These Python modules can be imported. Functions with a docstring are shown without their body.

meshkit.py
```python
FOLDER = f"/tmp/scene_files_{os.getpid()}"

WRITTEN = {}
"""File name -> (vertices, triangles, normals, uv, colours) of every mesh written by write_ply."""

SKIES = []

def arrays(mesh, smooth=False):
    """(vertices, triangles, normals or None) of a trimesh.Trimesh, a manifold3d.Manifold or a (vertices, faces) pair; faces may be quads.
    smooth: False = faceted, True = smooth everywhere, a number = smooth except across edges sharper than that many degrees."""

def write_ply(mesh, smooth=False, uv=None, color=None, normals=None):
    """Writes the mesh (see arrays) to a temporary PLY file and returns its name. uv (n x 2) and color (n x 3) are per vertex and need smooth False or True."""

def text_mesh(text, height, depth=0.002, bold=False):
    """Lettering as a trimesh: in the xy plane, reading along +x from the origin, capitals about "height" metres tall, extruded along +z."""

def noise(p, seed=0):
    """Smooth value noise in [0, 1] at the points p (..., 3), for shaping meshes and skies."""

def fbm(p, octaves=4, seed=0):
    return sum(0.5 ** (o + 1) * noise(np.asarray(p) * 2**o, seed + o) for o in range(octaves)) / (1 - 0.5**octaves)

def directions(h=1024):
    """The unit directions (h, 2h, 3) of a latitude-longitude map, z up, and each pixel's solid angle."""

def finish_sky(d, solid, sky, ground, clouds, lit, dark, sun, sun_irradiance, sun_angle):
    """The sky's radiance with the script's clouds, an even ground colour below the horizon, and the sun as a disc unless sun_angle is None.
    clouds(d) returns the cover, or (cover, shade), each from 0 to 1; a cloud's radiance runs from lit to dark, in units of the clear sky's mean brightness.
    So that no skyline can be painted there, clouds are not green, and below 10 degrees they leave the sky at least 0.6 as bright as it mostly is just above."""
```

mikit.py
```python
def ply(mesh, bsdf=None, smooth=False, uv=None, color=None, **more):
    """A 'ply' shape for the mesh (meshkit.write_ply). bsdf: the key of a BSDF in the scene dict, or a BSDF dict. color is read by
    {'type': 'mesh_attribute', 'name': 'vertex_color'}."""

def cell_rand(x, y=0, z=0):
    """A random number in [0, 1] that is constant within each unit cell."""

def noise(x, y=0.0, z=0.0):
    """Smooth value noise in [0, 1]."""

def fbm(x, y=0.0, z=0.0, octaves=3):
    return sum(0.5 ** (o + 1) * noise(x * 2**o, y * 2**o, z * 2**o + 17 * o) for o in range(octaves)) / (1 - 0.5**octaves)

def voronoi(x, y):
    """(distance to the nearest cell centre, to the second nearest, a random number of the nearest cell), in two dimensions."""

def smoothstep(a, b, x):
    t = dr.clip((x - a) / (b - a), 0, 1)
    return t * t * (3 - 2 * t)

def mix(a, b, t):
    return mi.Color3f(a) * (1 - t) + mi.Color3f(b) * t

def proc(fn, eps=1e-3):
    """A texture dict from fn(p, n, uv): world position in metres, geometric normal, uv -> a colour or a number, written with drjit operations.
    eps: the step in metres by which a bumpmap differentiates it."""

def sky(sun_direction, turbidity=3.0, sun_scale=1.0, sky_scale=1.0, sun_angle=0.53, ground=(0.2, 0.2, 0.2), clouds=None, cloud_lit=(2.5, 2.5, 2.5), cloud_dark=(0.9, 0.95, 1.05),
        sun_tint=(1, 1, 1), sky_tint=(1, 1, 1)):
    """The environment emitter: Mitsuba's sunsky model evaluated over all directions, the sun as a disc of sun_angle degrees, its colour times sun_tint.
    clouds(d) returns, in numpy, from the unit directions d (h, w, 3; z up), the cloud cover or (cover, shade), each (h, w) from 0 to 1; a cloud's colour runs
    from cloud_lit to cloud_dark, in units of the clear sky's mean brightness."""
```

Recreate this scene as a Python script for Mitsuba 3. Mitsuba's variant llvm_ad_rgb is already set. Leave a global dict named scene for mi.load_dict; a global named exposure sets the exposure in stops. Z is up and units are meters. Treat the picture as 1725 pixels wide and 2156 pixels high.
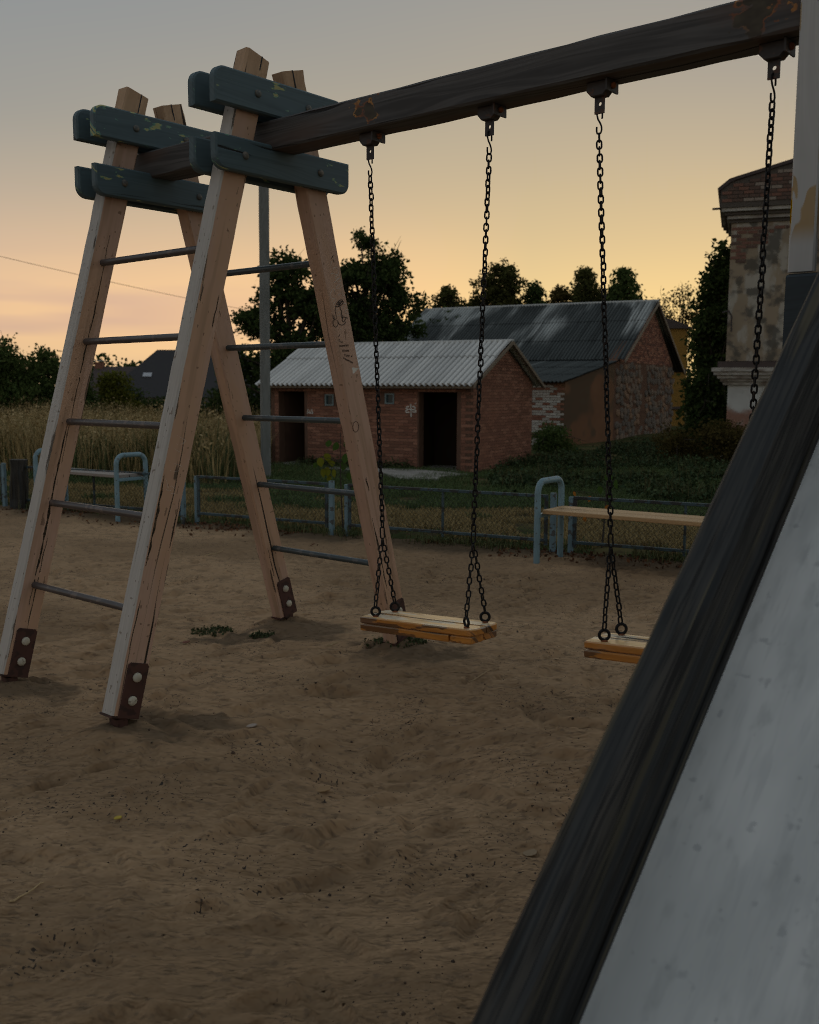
import math
import numpy as np, trimesh, drjit as dr, mitsuba as mi
import mikit, meshkit
from mikit import proc, noise, fbm, smoothstep, mix, voronoi, cell_rand, ply
from shapely.geometry import Point, Polygon, box as sbox

TF = mi.ScalarTransform4f
scene, labels = {'type': 'scene'}, {}

# ------------------------------------------------------------------ camera, sky, exposure
FPX, PITCH, ROLL, EYE = 2094.8, 0.12133, 0.0047, 1.6
_fw = np.array([0, math.cos(PITCH), -math.sin(PITCH)])
_up = np.array([0, math.sin(PITCH), math.cos(PITCH)])
_u2 = -math.sin(ROLL) * np.array([1, 0, 0]) + math.cos(ROLL) * _up
scene['camera'] = {'type': 'thinlens', 'fov': math.degrees(2 * math.atan(862.5 / FPX)), 'fov_axis': 'x',
                   'aperture_radius': 0.0042, 'focus_distance': 4.7, 'near_clip': 0.05, 'far_clip': 2000.0,
                   'to_world': TF().look_at(origin=[0, 0, EYE], target=(np.array([0, 0, EYE]) + _fw).tolist(), up=_u2.tolist())}
exposure = 4.40
SUN = np.array([0.25, 0.95, 0.035]); SUN = SUN / np.linalg.norm(SUN)


def evening_veil(d):
    el = np.degrees(np.arcsin(np.clip(d[..., 2], -1, 1)))
    az = np.degrees(np.arctan2(d[..., 0], d[..., 1])) - math.degrees(math.atan2(SUN[0], SUN[1]))
    az = (az + 180) % 360 - 180
    w = np.exp(-(az / 38.0) ** 2)
    glow = (0.27 + 0.73 * w) * np.exp(-(np.maximum(el - 3.5, 0) / (7.6 + 2.4 * w)) ** 1.4)
    q = d * np.array([1.6, 1.6, 16.0])
    streak = meshkit.fbm(q * 1.7, 4, seed=5)
    bank = np.exp(-((el - 3.9) / 2.2) ** 2) * np.clip((streak - 0.45) * 7, 0, 1) * np.clip((-az - 12) / 18, 0, 1)
    soft = (meshkit.fbm(d * np.array([2.2, 2.2, 7.0]), 3, seed=9) - 0.5) * 0.16
    glow = np.clip(glow + soft * np.clip(glow * 4, 0, 1) - 0.36 * bank, 0, 1)
    pink = np.exp(-((el - 5.0) / 5.5) ** 2) * np.clip((-az - 8) / 30, 0, 1)
    return 0.985 - 0.16 * pink, 1 - glow


scene['sky'] = mikit.sky(SUN, turbidity=4, sun_scale=0.0, sky_scale=1.0, ground=(0.16, 0.12, 0.09), clouds=evening_veil,
                         cloud_lit=(2.18, 1.66, 0.72), cloud_dark=(0.60, 0.680, 0.735), sky_tint=(1.10, 0.72, 0.86))


# ------------------------------------------------------------------ materials
def two(b):
    return {'type': 'twosided', 'bsdf': b}


def rgb(*c):
    return {'type': 'rgb', 'value': list(c)}


def plain(key, c, rough=0.7, metal=0.0, spec=0.4, **kw):
    scene[key] = two({'type': 'principled', 'base_color': rgb(*c) if isinstance(c, tuple) else c, 'roughness': rough, 'metallic': metal, 'specular': spec, **kw})


def bumped(key, colour, height, rough=0.7, eps=1e-3, spec=0.3, rfn=None, **kw):
    scene[key] = two({'type': 'bumpmap', 'arbitrary': proc(height, eps), 'scale': 1.0,
                      'bsdf': {'type': 'principled', 'base_color': proc(colour), 'roughness': proc(rfn) if rfn else rough, 'specular': spec, **kw}})


# wood: uv = (metres along the grain, 10 * face number + metres across)
def grain(uv, a=1.0):
    x, y = uv[0], uv[1]
    w = fbm(x * 1.3, y * 9, 3.0, 2) * 0.12
    return fbm(x * 2.2 * a, (y + w) * 95, 1.5, 3)


def cracks(uv, thr=0.72, fx=0.8, fy=38):
    x, y = uv[0], uv[1]
    n = fbm(x * fx, y * fy + fbm(x * 3, y * 4, 2.0, 2) * 1.5, 7.0, 3)
    return smoothstep(thr, thr + 0.05, n)


def face_is(uv, k):
    f = dr.floor((uv[1] + 1.0) / 10)
    return dr.select(dr.abs(f - k) < 0.5, mi.Float(1), mi.Float(0))


def leg_col(p, n, uv):
    g = grain(uv)
    c = mix((0.55, 0.365, 0.272), (0.45, 0.295, 0.215), g)
    c = mix(c, mi.Color3f(0.51, 0.32, 0.205), smoothstep(0.42, 0.66, fbm(uv[0] * 1.5, uv[1] * 5, 11.0, 3)) * 0.8)
    white = face_is(uv, 2) * dr.select(uv[0] < 0, mi.Float(1), mi.Float(0))
    pale = mix((0.52, 0.49, 0.45), (0.36, 0.33, 0.30), g)
    c = mix(c, mi.Color3f(0.34, 0.215, 0.14), smoothstep(0.50, 0.72, fbm(uv[0] * 1.1, uv[1] * 16, 31.0, 4)) * 0.7)
    c = mix(c, pale, white)
    low = smoothstep(1.5, 0.1, p[2])
    yy_ = uv[1] - 10 * dr.floor(uv[1] / 10)
    edge = (smoothstep(0.022, 0.0, yy_) + smoothstep(0.112, 0.130, yy_) * 0.7) * 0.16
    flake = smoothstep(0.84 - 0.04 * low - edge, 0.88 - 0.04 * low - edge, fbm(uv[0] * 3.4, uv[1] * 26, 4.0, 4))
    c = mix(c, mi.Color3f(0.07, 0.05, 0.035), flake * 0.85)
    c = mix(c, mi.Color3f(0.03, 0.022, 0.015), cracks(uv, 0.78, 0.45, 46))
    return mix(c, mi.Color3f(0.12, 0.07, 0.04), smoothstep(0.90, 0.94, noise(uv[0] * 36, uv[1] * 70, 2.0)) * 0.6)


bumped('leg_paint', leg_col, lambda p, n, uv: (grain(uv) * 0.0012 - cracks(uv, 0.78, 0.45, 46) * 0.003 ), 0.62)


def uvz(p):
    return (p[0] - O2[0]) * Vx[0] + (p[1] - O2[1]) * Vx[1], p[2]


# frame axes of the swing: U across (away from the camera), V along the beam (towards the slide)
YAW, O2 = 0.8628, np.array([-0.7166, 5.2696, 0.0])
Ux = np.array([math.cos(YAW), math.sin(YAW), 0]); Vx = np.array([math.sin(YAW), -math.cos(YAW), 0]); Zx = np.array([0, 0, 1.0])


def W(u, v, z):
    return O2 + Ux * u + Vx * v + Zx * z


def beam_col(p, n, uv):
    g = grain(uv)
    c = mix((0.098, 0.094, 0.092), (0.046, 0.044, 0.044), smoothstep(0.25, 0.75, g))
    c = mix(c, mi.Color3f(0.10, 0.065, 0.05), smoothstep(0.5, 0.7, fbm(uv[0] * 1.2, uv[1] * 5, 8.0, 3)) * 0.6)
    v, z = uvz(p)
    for kv, kz, r in ((0.74, 2.88, 0.052), (2.545, 2.875, 0.075)):
        d = dr.sqrt(dr.square((v - kv) * 0.8) + dr.square(z - kz)) / r + (fbm(v * 22, z * 30, 2.0, 4) - 0.5) * 2.2
        ring = smoothstep(1.12, 0.95, d) * smoothstep(0.36, 0.60, noise(v * 9 + 2.0, z * 14, 4.0))
        c = mix(c, mix((0.20, 0.07, 0.03), (0.50, 0.24, 0.06), smoothstep(0.35, 0.75, fbm(v * 30, z * 16, 9.0, 3))), ring * 0.9)
        c = mix(c, mix((0.030, 0.022, 0.016), (0.09, 0.075, 0.05), fbm(v * 25, z * 40, 3.0, 3)), smoothstep(0.90, 0.72, d))
    return mix(c, mi.Color3f(0.012, 0.01, 0.01), cracks(uv, 0.73, 0.5, 30))


bumped('beam_wood', beam_col, lambda p, n, uv: grain(uv) * 0.0012 - cracks(uv, 0.73, 0.5, 30) * 0.003, 0.6)


def board_col(p, n, uv):
    g = grain(uv)
    c = mix((0.090, 0.140, 0.160), (0.050, 0.080, 0.094), g)
    k = fbm(uv[0] * 16, uv[1] * 42, 6.0, 4) + 0.16 * smoothstep(0.55, 0.7, fbm(uv[0] * 4, uv[1] * 7, 2.0, 2))
    c = mix(c, mi.Color3f(0.12, 0.25, 0.17), smoothstep(0.81, 0.84, k) * 0.9)
    c = mix(c, mi.Color3f(0.34, 0.32, 0.14), smoothstep(0.85, 0.88, k))
    return mix(c, mi.Color3f(0.014, 0.016, 0.016), cracks(uv, 0.79, 1.2, 34))


bumped('slate_paint', lambda p, n, uv: mix((0.042, 0.062, 0.075), (0.018, 0.026, 0.033), grain(uv)), lambda p, n, uv: grain(uv) * 0.0015, 0.55)
def worn_board_col(p, n, uv):
    c = board_col(p, n, uv)
    k = fbm(uv[0] * 13, uv[1] * 34, 16.0, 4) + 0.10 * smoothstep(0.50, 0.62, fbm(uv[0] * 4, uv[1] * 6, 12.0, 2))
    c = mix(c, mi.Color3f(0.12, 0.26, 0.20), smoothstep(0.70, 0.74, k) * 0.9)
    return mix(c, mi.Color3f(0.34, 0.34, 0.15), smoothstep(0.76, 0.79, k))


bumped('worn_board_paint', worn_board_col, lambda p, n, uv: grain(uv) * 0.0012, 0.5)
bumped('board_paint', board_col, lambda p, n, uv: grain(uv) * 0.0012 - cracks(uv, 0.79, 1.2, 34) * 0.002, 0.5)


def raw_col(p, n, uv):
    g = grain(uv)
    return mix(mix((0.52, 0.35, 0.22), (0.36, 0.23, 0.14), g), mi.Color3f(0.05, 0.035, 0.025), cracks(uv, 0.70, 1.5, 26))


bumped('raw_wood', raw_col, lambda p, n, uv: grain(uv) * 0.0015, 0.75)


def seat_col(p, n, uv):
    g = grain(uv)
    c = mix((0.60, 0.25, 0.042), (0.36, 0.13, 0.022), g)
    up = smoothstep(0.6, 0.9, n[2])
    c = mix(c, mix((0.76, 0.52, 0.26), (0.56, 0.34, 0.14), g), up)  # upward faces painted paler, for the bright sky they reflect
    worn = smoothstep(0.49, 0.56, fbm(uv[0] * 7, uv[1] * 34, 3.0, 4))
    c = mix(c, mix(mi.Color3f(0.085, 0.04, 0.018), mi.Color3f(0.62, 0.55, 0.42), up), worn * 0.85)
    return mix(c, mi.Color3f(0.03, 0.015, 0.008), cracks(uv, 0.69, 1.2, 40))


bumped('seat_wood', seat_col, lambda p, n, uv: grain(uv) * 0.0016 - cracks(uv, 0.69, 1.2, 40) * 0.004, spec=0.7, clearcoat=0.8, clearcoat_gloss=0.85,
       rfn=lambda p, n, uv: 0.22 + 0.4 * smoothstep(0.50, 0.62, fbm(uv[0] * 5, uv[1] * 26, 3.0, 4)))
bumped('bench_wood', lambda p, n, uv: mix(mix((0.52, 0.34, 0.17), (0.36, 0.22, 0.11), grain(uv)), mi.Color3f(0.08, 0.05, 0.03), cracks(uv, 0.72)), lambda p, n, uv: grain(uv) * 0.001, 0.5)
bumped('grey_wood', lambda p, n, uv: mix(mix((0.34, 0.30, 0.27), (0.20, 0.17, 0.15), grain(uv)), mi.Color3f(0.05, 0.04, 0.035), cracks(uv, 0.68)), lambda p, n, uv: grain(uv) * 0.0015, 0.7)


def rail_col(p, n, uv):
    x, y = uv[0], uv[1]
    rings = y + fbm(x * 1.1, y * 10, 4.0, 2) * 0.03
    g = fbm(x * 5.0, rings * 150, 1.5, 4)
    c = mix((0.050, 0.045, 0.038), (0.010, 0.009, 0.008), smoothstep(0.34, 0.64, g))
    c = mix(c, mi.Color3f(0.030, 0.036, 0.041), smoothstep(0.45, 0.62, fbm(x * 2, y * 26, 8.0, 3)) * 0.5)
    return mix(c, mi.Color3f(0.10, 0.085, 0.05), smoothstep(0.64, 0.75, fbm(x * 1.5, y * 40, 18.0, 3)) * 0.6)


bumped('slide_wood', rail_col, lambda p, n, uv: fbm(uv[0] * 5.0, uv[1] * 150, 1.5, 3) * 0.0016, 0.65)


def sheet_col(p, n, uv):
    x, y = uv[0], uv[1]
    c = mix((0.52, 0.545, 0.545), (0.64, 0.66, 0.655), smoothstep(0.3, 0.7, fbm(x * 3, y * 5, 2.0, 4)))
    c = mix(c, mi.Color3f(0.46, 0.485, 0.485), smoothstep(0.35, 0.80, fbm(x * 3.0, y * 12, 5.0, 5)) * 0.7)
    c = mix(c, mi.Color3f(0.28, 0.30, 0.30), smoothstep(0.60, 0.84, fbm(x * 9, y * 22, 15.0, 5)) * 0.35)
    c = mix(c, mi.Color3f(0.22, 0.24, 0.26), smoothstep(0.72, 0.88, fbm(x * 30, y * 36, 35.0, 3)) * 0.4)
    return mix(c, mi.Color3f(0.38, 0.405, 0.42), smoothstep(0.50, 0.85, fbm(x * 9, y * 70, 25.0, 3)) * 0.3)


bumped('slide_sheet', sheet_col, lambda p, n, uv: fbm(uv[0] * 4, uv[1] * 4, 0.0, 3) * 0.004, 0.55, eps=4e-3)
def post_col(p, n, uv):
    c = mix((0.50, 0.505, 0.50), (0.38, 0.385, 0.38), grain(uv))
    win = smoothstep(2.08, 2.16, p[2]) * smoothstep(2.42, 2.30, p[2])
    k = fbm(uv[0] * 5, uv[1] * 16, 21.0, 3)
    return mix(c, mi.Color3f(0.36, 0.26, 0.14), smoothstep(0.50, 0.53, k) * win + smoothstep(0.74, 0.76, k))


bumped('pale_post', post_col, lambda p, n, uv: grain(uv) * 0.0008, 0.6)


def pipe_col(base, chip, s=30.0, thr=0.62):
    def fn(p, n, uv):
        k = fbm(p[0] * s, p[1] * s, p[2] * s, 3)
        c = mix(base, tuple(0.7 * b for b in base), noise(p[0] * 9, p[1] * 9, p[2] * 9))
        return mix(c, mi.Color3f(*chip), smoothstep(thr, thr + 0.05, k) * 0.8)
    return fn


plain('blue_pipe', proc(pipe_col((0.19, 0.315, 0.375), (0.08, 0.06, 0.05), 30.0, 0.68)), 0.42, spec=0.5)
plain('rung_pipe', proc(pipe_col((0.075, 0.065, 0.066), (0.13, 0.10, 0.09))), 0.36, spec=0.55)
plain('rung_pipe_blue', proc(pipe_col((0.045, 0.066, 0.075), (0.10, 0.10, 0.10))), 0.36, spec=0.55)
plain('fence_iron', proc(pipe_col((0.055, 0.092, 0.108), (0.03, 0.025, 0.022), 14.0, 0.50)), 0.55, spec=0.3)
plain('post_iron', proc(pipe_col((0.16, 0.26, 0.31), (0.06, 0.05, 0.04), 14.0, 0.60)), 0.5, spec=0.4)
plain('fence_wire', (0.03, 0.036, 0.036), 0.6, spec=0.2)
plain('chain_iron', proc(pipe_col((0.010, 0.010, 0.011), (0.024, 0.015, 0.011), 60.0, 0.60)), 0.55, spec=0.25)
plain('bracket_iron', proc(pipe_col((0.050, 0.043, 0.042), (0.10, 0.045, 0.025), 40.0, 0.58)), 0.5)
plain('rust', proc(pipe_col((0.26, 0.085, 0.03), (0.09, 0.035, 0.018), 60.0, 0.5)), 0.8)
plain('plate_iron', proc(pipe_col((0.085, 0.036, 0.028), (0.035, 0.018, 0.015), 30.0, 0.55)), 0.6)
plain('bolt_cap', proc(pipe_col((0.56, 0.52, 0.42), (0.22, 0.19, 0.14), 90.0, 0.62)), 0.45)
plain('bolt_dark', proc(pipe_col((0.10, 0.105, 0.10), (0.16, 0.14, 0.11), 60.0, 0.55)), 0.5)
plain('rot_wood', proc(pipe_col((0.042, 0.034, 0.024), (0.12, 0.08, 0.05), 60.0, 0.52)), 0.9, spec=0.1)
plain('chalk', (0.55, 0.50, 0.44), 0.9)
plain('ink', (0.02, 0.017, 0.015), 0.7)
plain('white_paint', (0.66, 0.65, 0.60), 0.8)
plain('dark_paint', (0.020, 0.021, 0.024), 0.7)
plain('dark_glass', (0.03, 0.05, 0.055), 0.15, spec=0.6)
plain('vent_frame', (0.20, 0.27, 0.28), 0.6)
plain('skylight_glass', (0.40, 0.42, 0.45), 0.08, spec=0.9)


# fence line: everything with s > 0 lies beyond it
F0, FD, FN = np.array([-0.856, 11.06]), np.array([0.885, -0.4656]), np.array([0.4656, 0.885])


def sand_col(p, n, uv):
    x, y = p[0], p[1]
    b = fbm(x * 0.7, y * 0.9, 0.0, 4)
    c = mix((0.405, 0.266, 0.155), (0.27, 0.175, 0.100), smoothstep(0.3, 0.7, b))
    f = fbm(x * 7, y * 15, 3.0, 4)
    c = mix(c, mi.Color3f(0.22, 0.144, 0.085), smoothstep(0.46, 0.78, f) * 0.5)
    f2 = fbm(x * 34, y * 60, 5.0, 3)
    c = mix(c, mi.Color3f(0.115, 0.082, 0.055), smoothstep(0.58, 0.80, f2) * 0.5)  # fine dark streaks painted in for the shade of small sand ridges
    sp = noise(x * 120, y * 120, 1.0)
    c = mix(c, mi.Color3f(0.055, 0.042, 0.032), smoothstep(0.82, 0.90, sp) * smoothstep(0.48, 0.62, fbm(x * 3, y * 3, 4.0, 2)))
    # darker ragged-edged patches round the feet of the frame
    for cx, cy, rx, ry in ((-1.15, 4.62, 0.42, 0.26), (-2.05, 5.15, 0.40, 0.22), (-0.75, 6.45, 0.50, 0.26), (0.02, 5.98, 0.45, 0.25), (-1.15, 6.35, 0.30, 0.16)):
        d = dr.sqrt(dr.square((x - cx) / rx) + dr.square((y - cy) / ry)) + (fbm(x * 6, y * 9, 12.0, 4) - 0.5) * 1.6
        c = mix(c, mi.Color3f(0.105, 0.075, 0.048), smoothstep(1.05, 0.45, d) * 0.75)
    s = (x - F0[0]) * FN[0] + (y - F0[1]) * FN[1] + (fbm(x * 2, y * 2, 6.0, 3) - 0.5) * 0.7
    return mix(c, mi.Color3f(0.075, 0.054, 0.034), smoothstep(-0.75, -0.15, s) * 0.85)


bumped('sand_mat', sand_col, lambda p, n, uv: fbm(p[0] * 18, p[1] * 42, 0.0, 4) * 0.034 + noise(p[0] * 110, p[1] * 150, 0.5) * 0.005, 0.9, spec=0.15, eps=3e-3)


def soil_col(p, n, uv):
    x, y = p[0], p[1]
    s = (x - F0[0]) * FN[0] + (y - F0[1]) * FN[1]
    g = fbm(x * 0.5, y * 0.8, 0.0, 4)
    c = mix((0.115, 0.095, 0.045), (0.052, 0.062, 0.026), smoothstep(0.38, 0.62, g))
    c = mix(c, mi.Color3f(0.06, 0.048, 0.03), smoothstep(0.55, 0.7, fbm(x * 4, y * 6, 5.0, 3)))
    return mix(mi.Color3f(0.20, 0.13, 0.08), c, smoothstep(-0.3, 0.2, s))


scene['soil'] = two({'type': 'diffuse', 'reflectance': proc(soil_col)})


def path_col(p, n, uv):
    return mix((0.27, 0.25, 0.23), (0.15, 0.14, 0.12), fbm(p[0] * 5, p[1] * 5, 0.0, 4))


bumped('path_concrete', path_col, lambda p, n, uv: fbm(p[0] * 12, p[1] * 12, 0.0, 3) * 0.01, 0.9)
bumped('pole_concrete', lambda p, n, uv: mix((0.235, 0.245, 0.235), (0.135, 0.14, 0.13), fbm(p[0] * 14, p[1] * 14, p[2] * 2.2, 4)), lambda p, n, uv: fbm(p[0] * 20, p[1] * 20, p[2] * 8, 3) * 0.004, 0.85)


def attr(key, rough=0.85, spec=0.2):
    scene[key] = two({'type': 'principled', 'base_color': {'type': 'mesh_attribute', 'name': 'vertex_color'}, 'roughness': rough, 'specular': spec})


attr('brick_mix'); attr('stone_mix'); attr('blade_mix', 0.8); attr('litter_mix', 0.8)
scene['leaf_mix'] = {'type': 'principledthin', 'base_color': {'type': 'mesh_attribute', 'name': 'vertex_color'}, 'roughness': 0.6, 'diff_trans': 0.7, 'spec_trans': 0.0}
for k_, c_ in (('a', (0.285, 0.132, 0.088)), ('b', (0.235, 0.110, 0.075)), ('c', (0.325, 0.160, 0.108))):
    plain('brick_' + k_, c_, 0.85, spec=0.2)
for k_, c_ in (('a', (0.20, 0.105, 0.078)), ('b', (0.13, 0.085, 0.068)), ('c', (0.27, 0.22, 0.18))):
    plain('old_brick_' + k_, c_, 0.9, spec=0.2)
for k_, c_ in (('a', (0.17, 0.125, 0.095)), ('b', (0.12, 0.10, 0.085)), ('c', (0.21, 0.13, 0.085))):
    plain('stone_' + k_, c_, 0.9, spec=0.2)
scene['mortar'] = two({'type': 'diffuse', 'reflectance': proc(lambda p, n, uv: mix((0.175, 0.105, 0.075), (0.115, 0.068, 0.050), fbm(p[0] * 3, p[1] * 3, p[2] * 3, 3)))})
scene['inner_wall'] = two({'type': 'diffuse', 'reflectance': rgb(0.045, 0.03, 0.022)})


def render_plaster(p, n, uv):
    a = fbm(p[0] * 0.9, p[1] * 0.9, p[2] * 1.1, 4)
    c = mix((0.25, 0.135, 0.080), (0.175, 0.095, 0.060), a)
    return mix(c, mi.Color3f(0.115, 0.085, 0.06), smoothstep(0.50, 0.60, fbm(p[0] * 0.45 + 3, p[1] * 0.45, p[2] * 0.6, 3)) * 0.85)


scene['barn_plaster'] = two({'type': 'diffuse', 'reflectance': proc(render_plaster)})


def old_plaster(p, n, uv):
    x, z = p[0] + p[1], p[2]
    c = mix((0.36, 0.285, 0.20), (0.22, 0.175, 0.125), fbm(x * 1.6, z * 0.7, 1.0, 4))
    c = mix(c, mi.Color3f(0.42, 0.40, 0.35), smoothstep(0.48, 0.64, fbm(x * 6.0, z * 1.6, 4.0, 5)) * 0.7)
    c = mix(c, mi.Color3f(0.085, 0.078, 0.065), smoothstep(0.47, 0.70, fbm(x * 5.5, z * 4.0, 9.0, 6)) * 0.85)
    lowc = mix((0.60, 0.60, 0.57), (0.44, 0.44, 0.42), fbm(x * 3, z * 3, 2.0, 4))
    lowc = mix(lowc, mi.Color3f(0.29, 0.16, 0.115), smoothstep(1.35, 0.95, z + (fbm(x * 4, z * 4, 3.0, 3) - 0.5) * 0.9) * smoothstep(0.15, 0.5, z + (fbm(x * 4, z * 3, 7.0, 3) - 0.5) * 0.8))
    return mix(lowc, c, smoothstep(1.98, 2.02, z))


bumped('old_plaster', old_plaster, lambda p, n, uv: fbm((p[0] + p[1]) * 3, p[2] * 3, 0.0, 4) * 0.02, 0.9, eps=5e-3)
bumped('stucco', lambda p, n, uv: mix((0.44, 0.42, 0.38), (0.20, 0.16, 0.13), smoothstep(0.35, 0.7, fbm(p[0] * 2.5, p[1] * 2.5, p[2] * 6, 4))), lambda p, n, uv: fbm(p[0] * 6, p[1] * 6, p[2] * 6, 3) * 0.01, 0.9, eps=5e-3)
scene['ochre_wall'] = two({'type': 'diffuse', 'reflectance': proc(lambda p, n, uv: mix((0.33, 0.19, 0.052), (0.26, 0.145, 0.040), fbm(p[0] * 0.6, p[1] * 0.6, p[2] * 0.6, 4)))})
TC = np.array([1.45, 23.9]); TA = np.array([-0.878, 0.479]); TB = np.array([0.479, 0.878])


def asbestos(light, dark, lo, hi, zmid=None, streak=0.6):
    def fn(p, n, uv):
        s = p[0] * TA[0] + p[1] * TA[1]
        k = fbm(s * 0.9, p[2] * 0.35 + s * 0.1, 3.0, 4)
        if zmid is not None: k = k + 0.20 * smoothstep(zmid + 0.7, zmid - 0.9, p[2]) - 0.10 * smoothstep(zmid + 0.5, zmid + 1.3, p[2])
        c = mix(light, dark, smoothstep(lo, hi, k))
        c = mix(c, tuple(0.55 * x for x in dark), smoothstep(0.50, 0.70, fbm(s * 7, p[2] * 0.7, 1.0, 3)) * streak)
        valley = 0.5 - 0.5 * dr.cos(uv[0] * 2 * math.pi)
        return c * (1 - 0.50 * smoothstep(0.45, 1.0, valley))  # corrugation shading painted in: sheet colour darkened along the valleys
    return fn


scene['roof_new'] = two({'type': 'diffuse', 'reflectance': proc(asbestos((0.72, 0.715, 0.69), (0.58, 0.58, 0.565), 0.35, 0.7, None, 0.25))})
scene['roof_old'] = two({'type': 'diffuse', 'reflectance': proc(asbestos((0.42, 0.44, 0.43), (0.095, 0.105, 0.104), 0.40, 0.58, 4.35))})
plain('dark_stone', (0.10, 0.085, 0.072), 0.9, spec=0.2)
plain('ridge_grey', (0.45, 0.45, 0.43), 0.85, spec=0.2)
plain('roof_dark', (0.036, 0.034, 0.036), 0.75)
plain('roof_brown', (0.075, 0.055, 0.05), 0.8)
plain('house_wall', (0.28, 0.26, 0.25), 0.85)
plain('fascia_wood', (0.21, 0.165, 0.12), 0.8)
plain('bark', (0.055, 0.043, 0.034), 0.9)
plain('cable', (0.03, 0.03, 0.03), 0.7)


# ------------------------------------------------------------------ helpers for entries
_count = {}


def number(key):
    n = _count.get(key, 0)
    _count[key] = n + 1
    return key if n == 0 else f'{key}_{n:03d}'


def thing(name, label=None, category=None, group=None, kind=None):
    key = number(name)
    e = {}
    if label: e['label'] = label
    if category: e['category'] = category
    if group: e['group'] = group
    if kind: e['kind'] = kind
    labels[key] = e
    return key


def put(parent, name, shape, label=None, kind=None):
    """A part: an entry keyed parent__name (numbered when taken)."""
    key = number(f'{parent}__{name}')
    scene[key] = shape
    e = {}
    if label: e['label'] = label
    if kind: e['kind'] = kind
    if e: labels[key] = e
    return key


def whole(key, shape):
    scene[key] = shape
    return key


def frame4(o, x, y, z):
    m = np.eye(4)
    m[:3, 0], m[:3, 1], m[:3, 2], m[:3, 3] = x, y, z, o
    return m


def moved(shape, m):
    return {**shape, 'to_world': TF(np.asarray(m, float).tolist())}


def norm(v):
    v = np.asarray(v, float)
    return v / np.linalg.norm(v)


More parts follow.
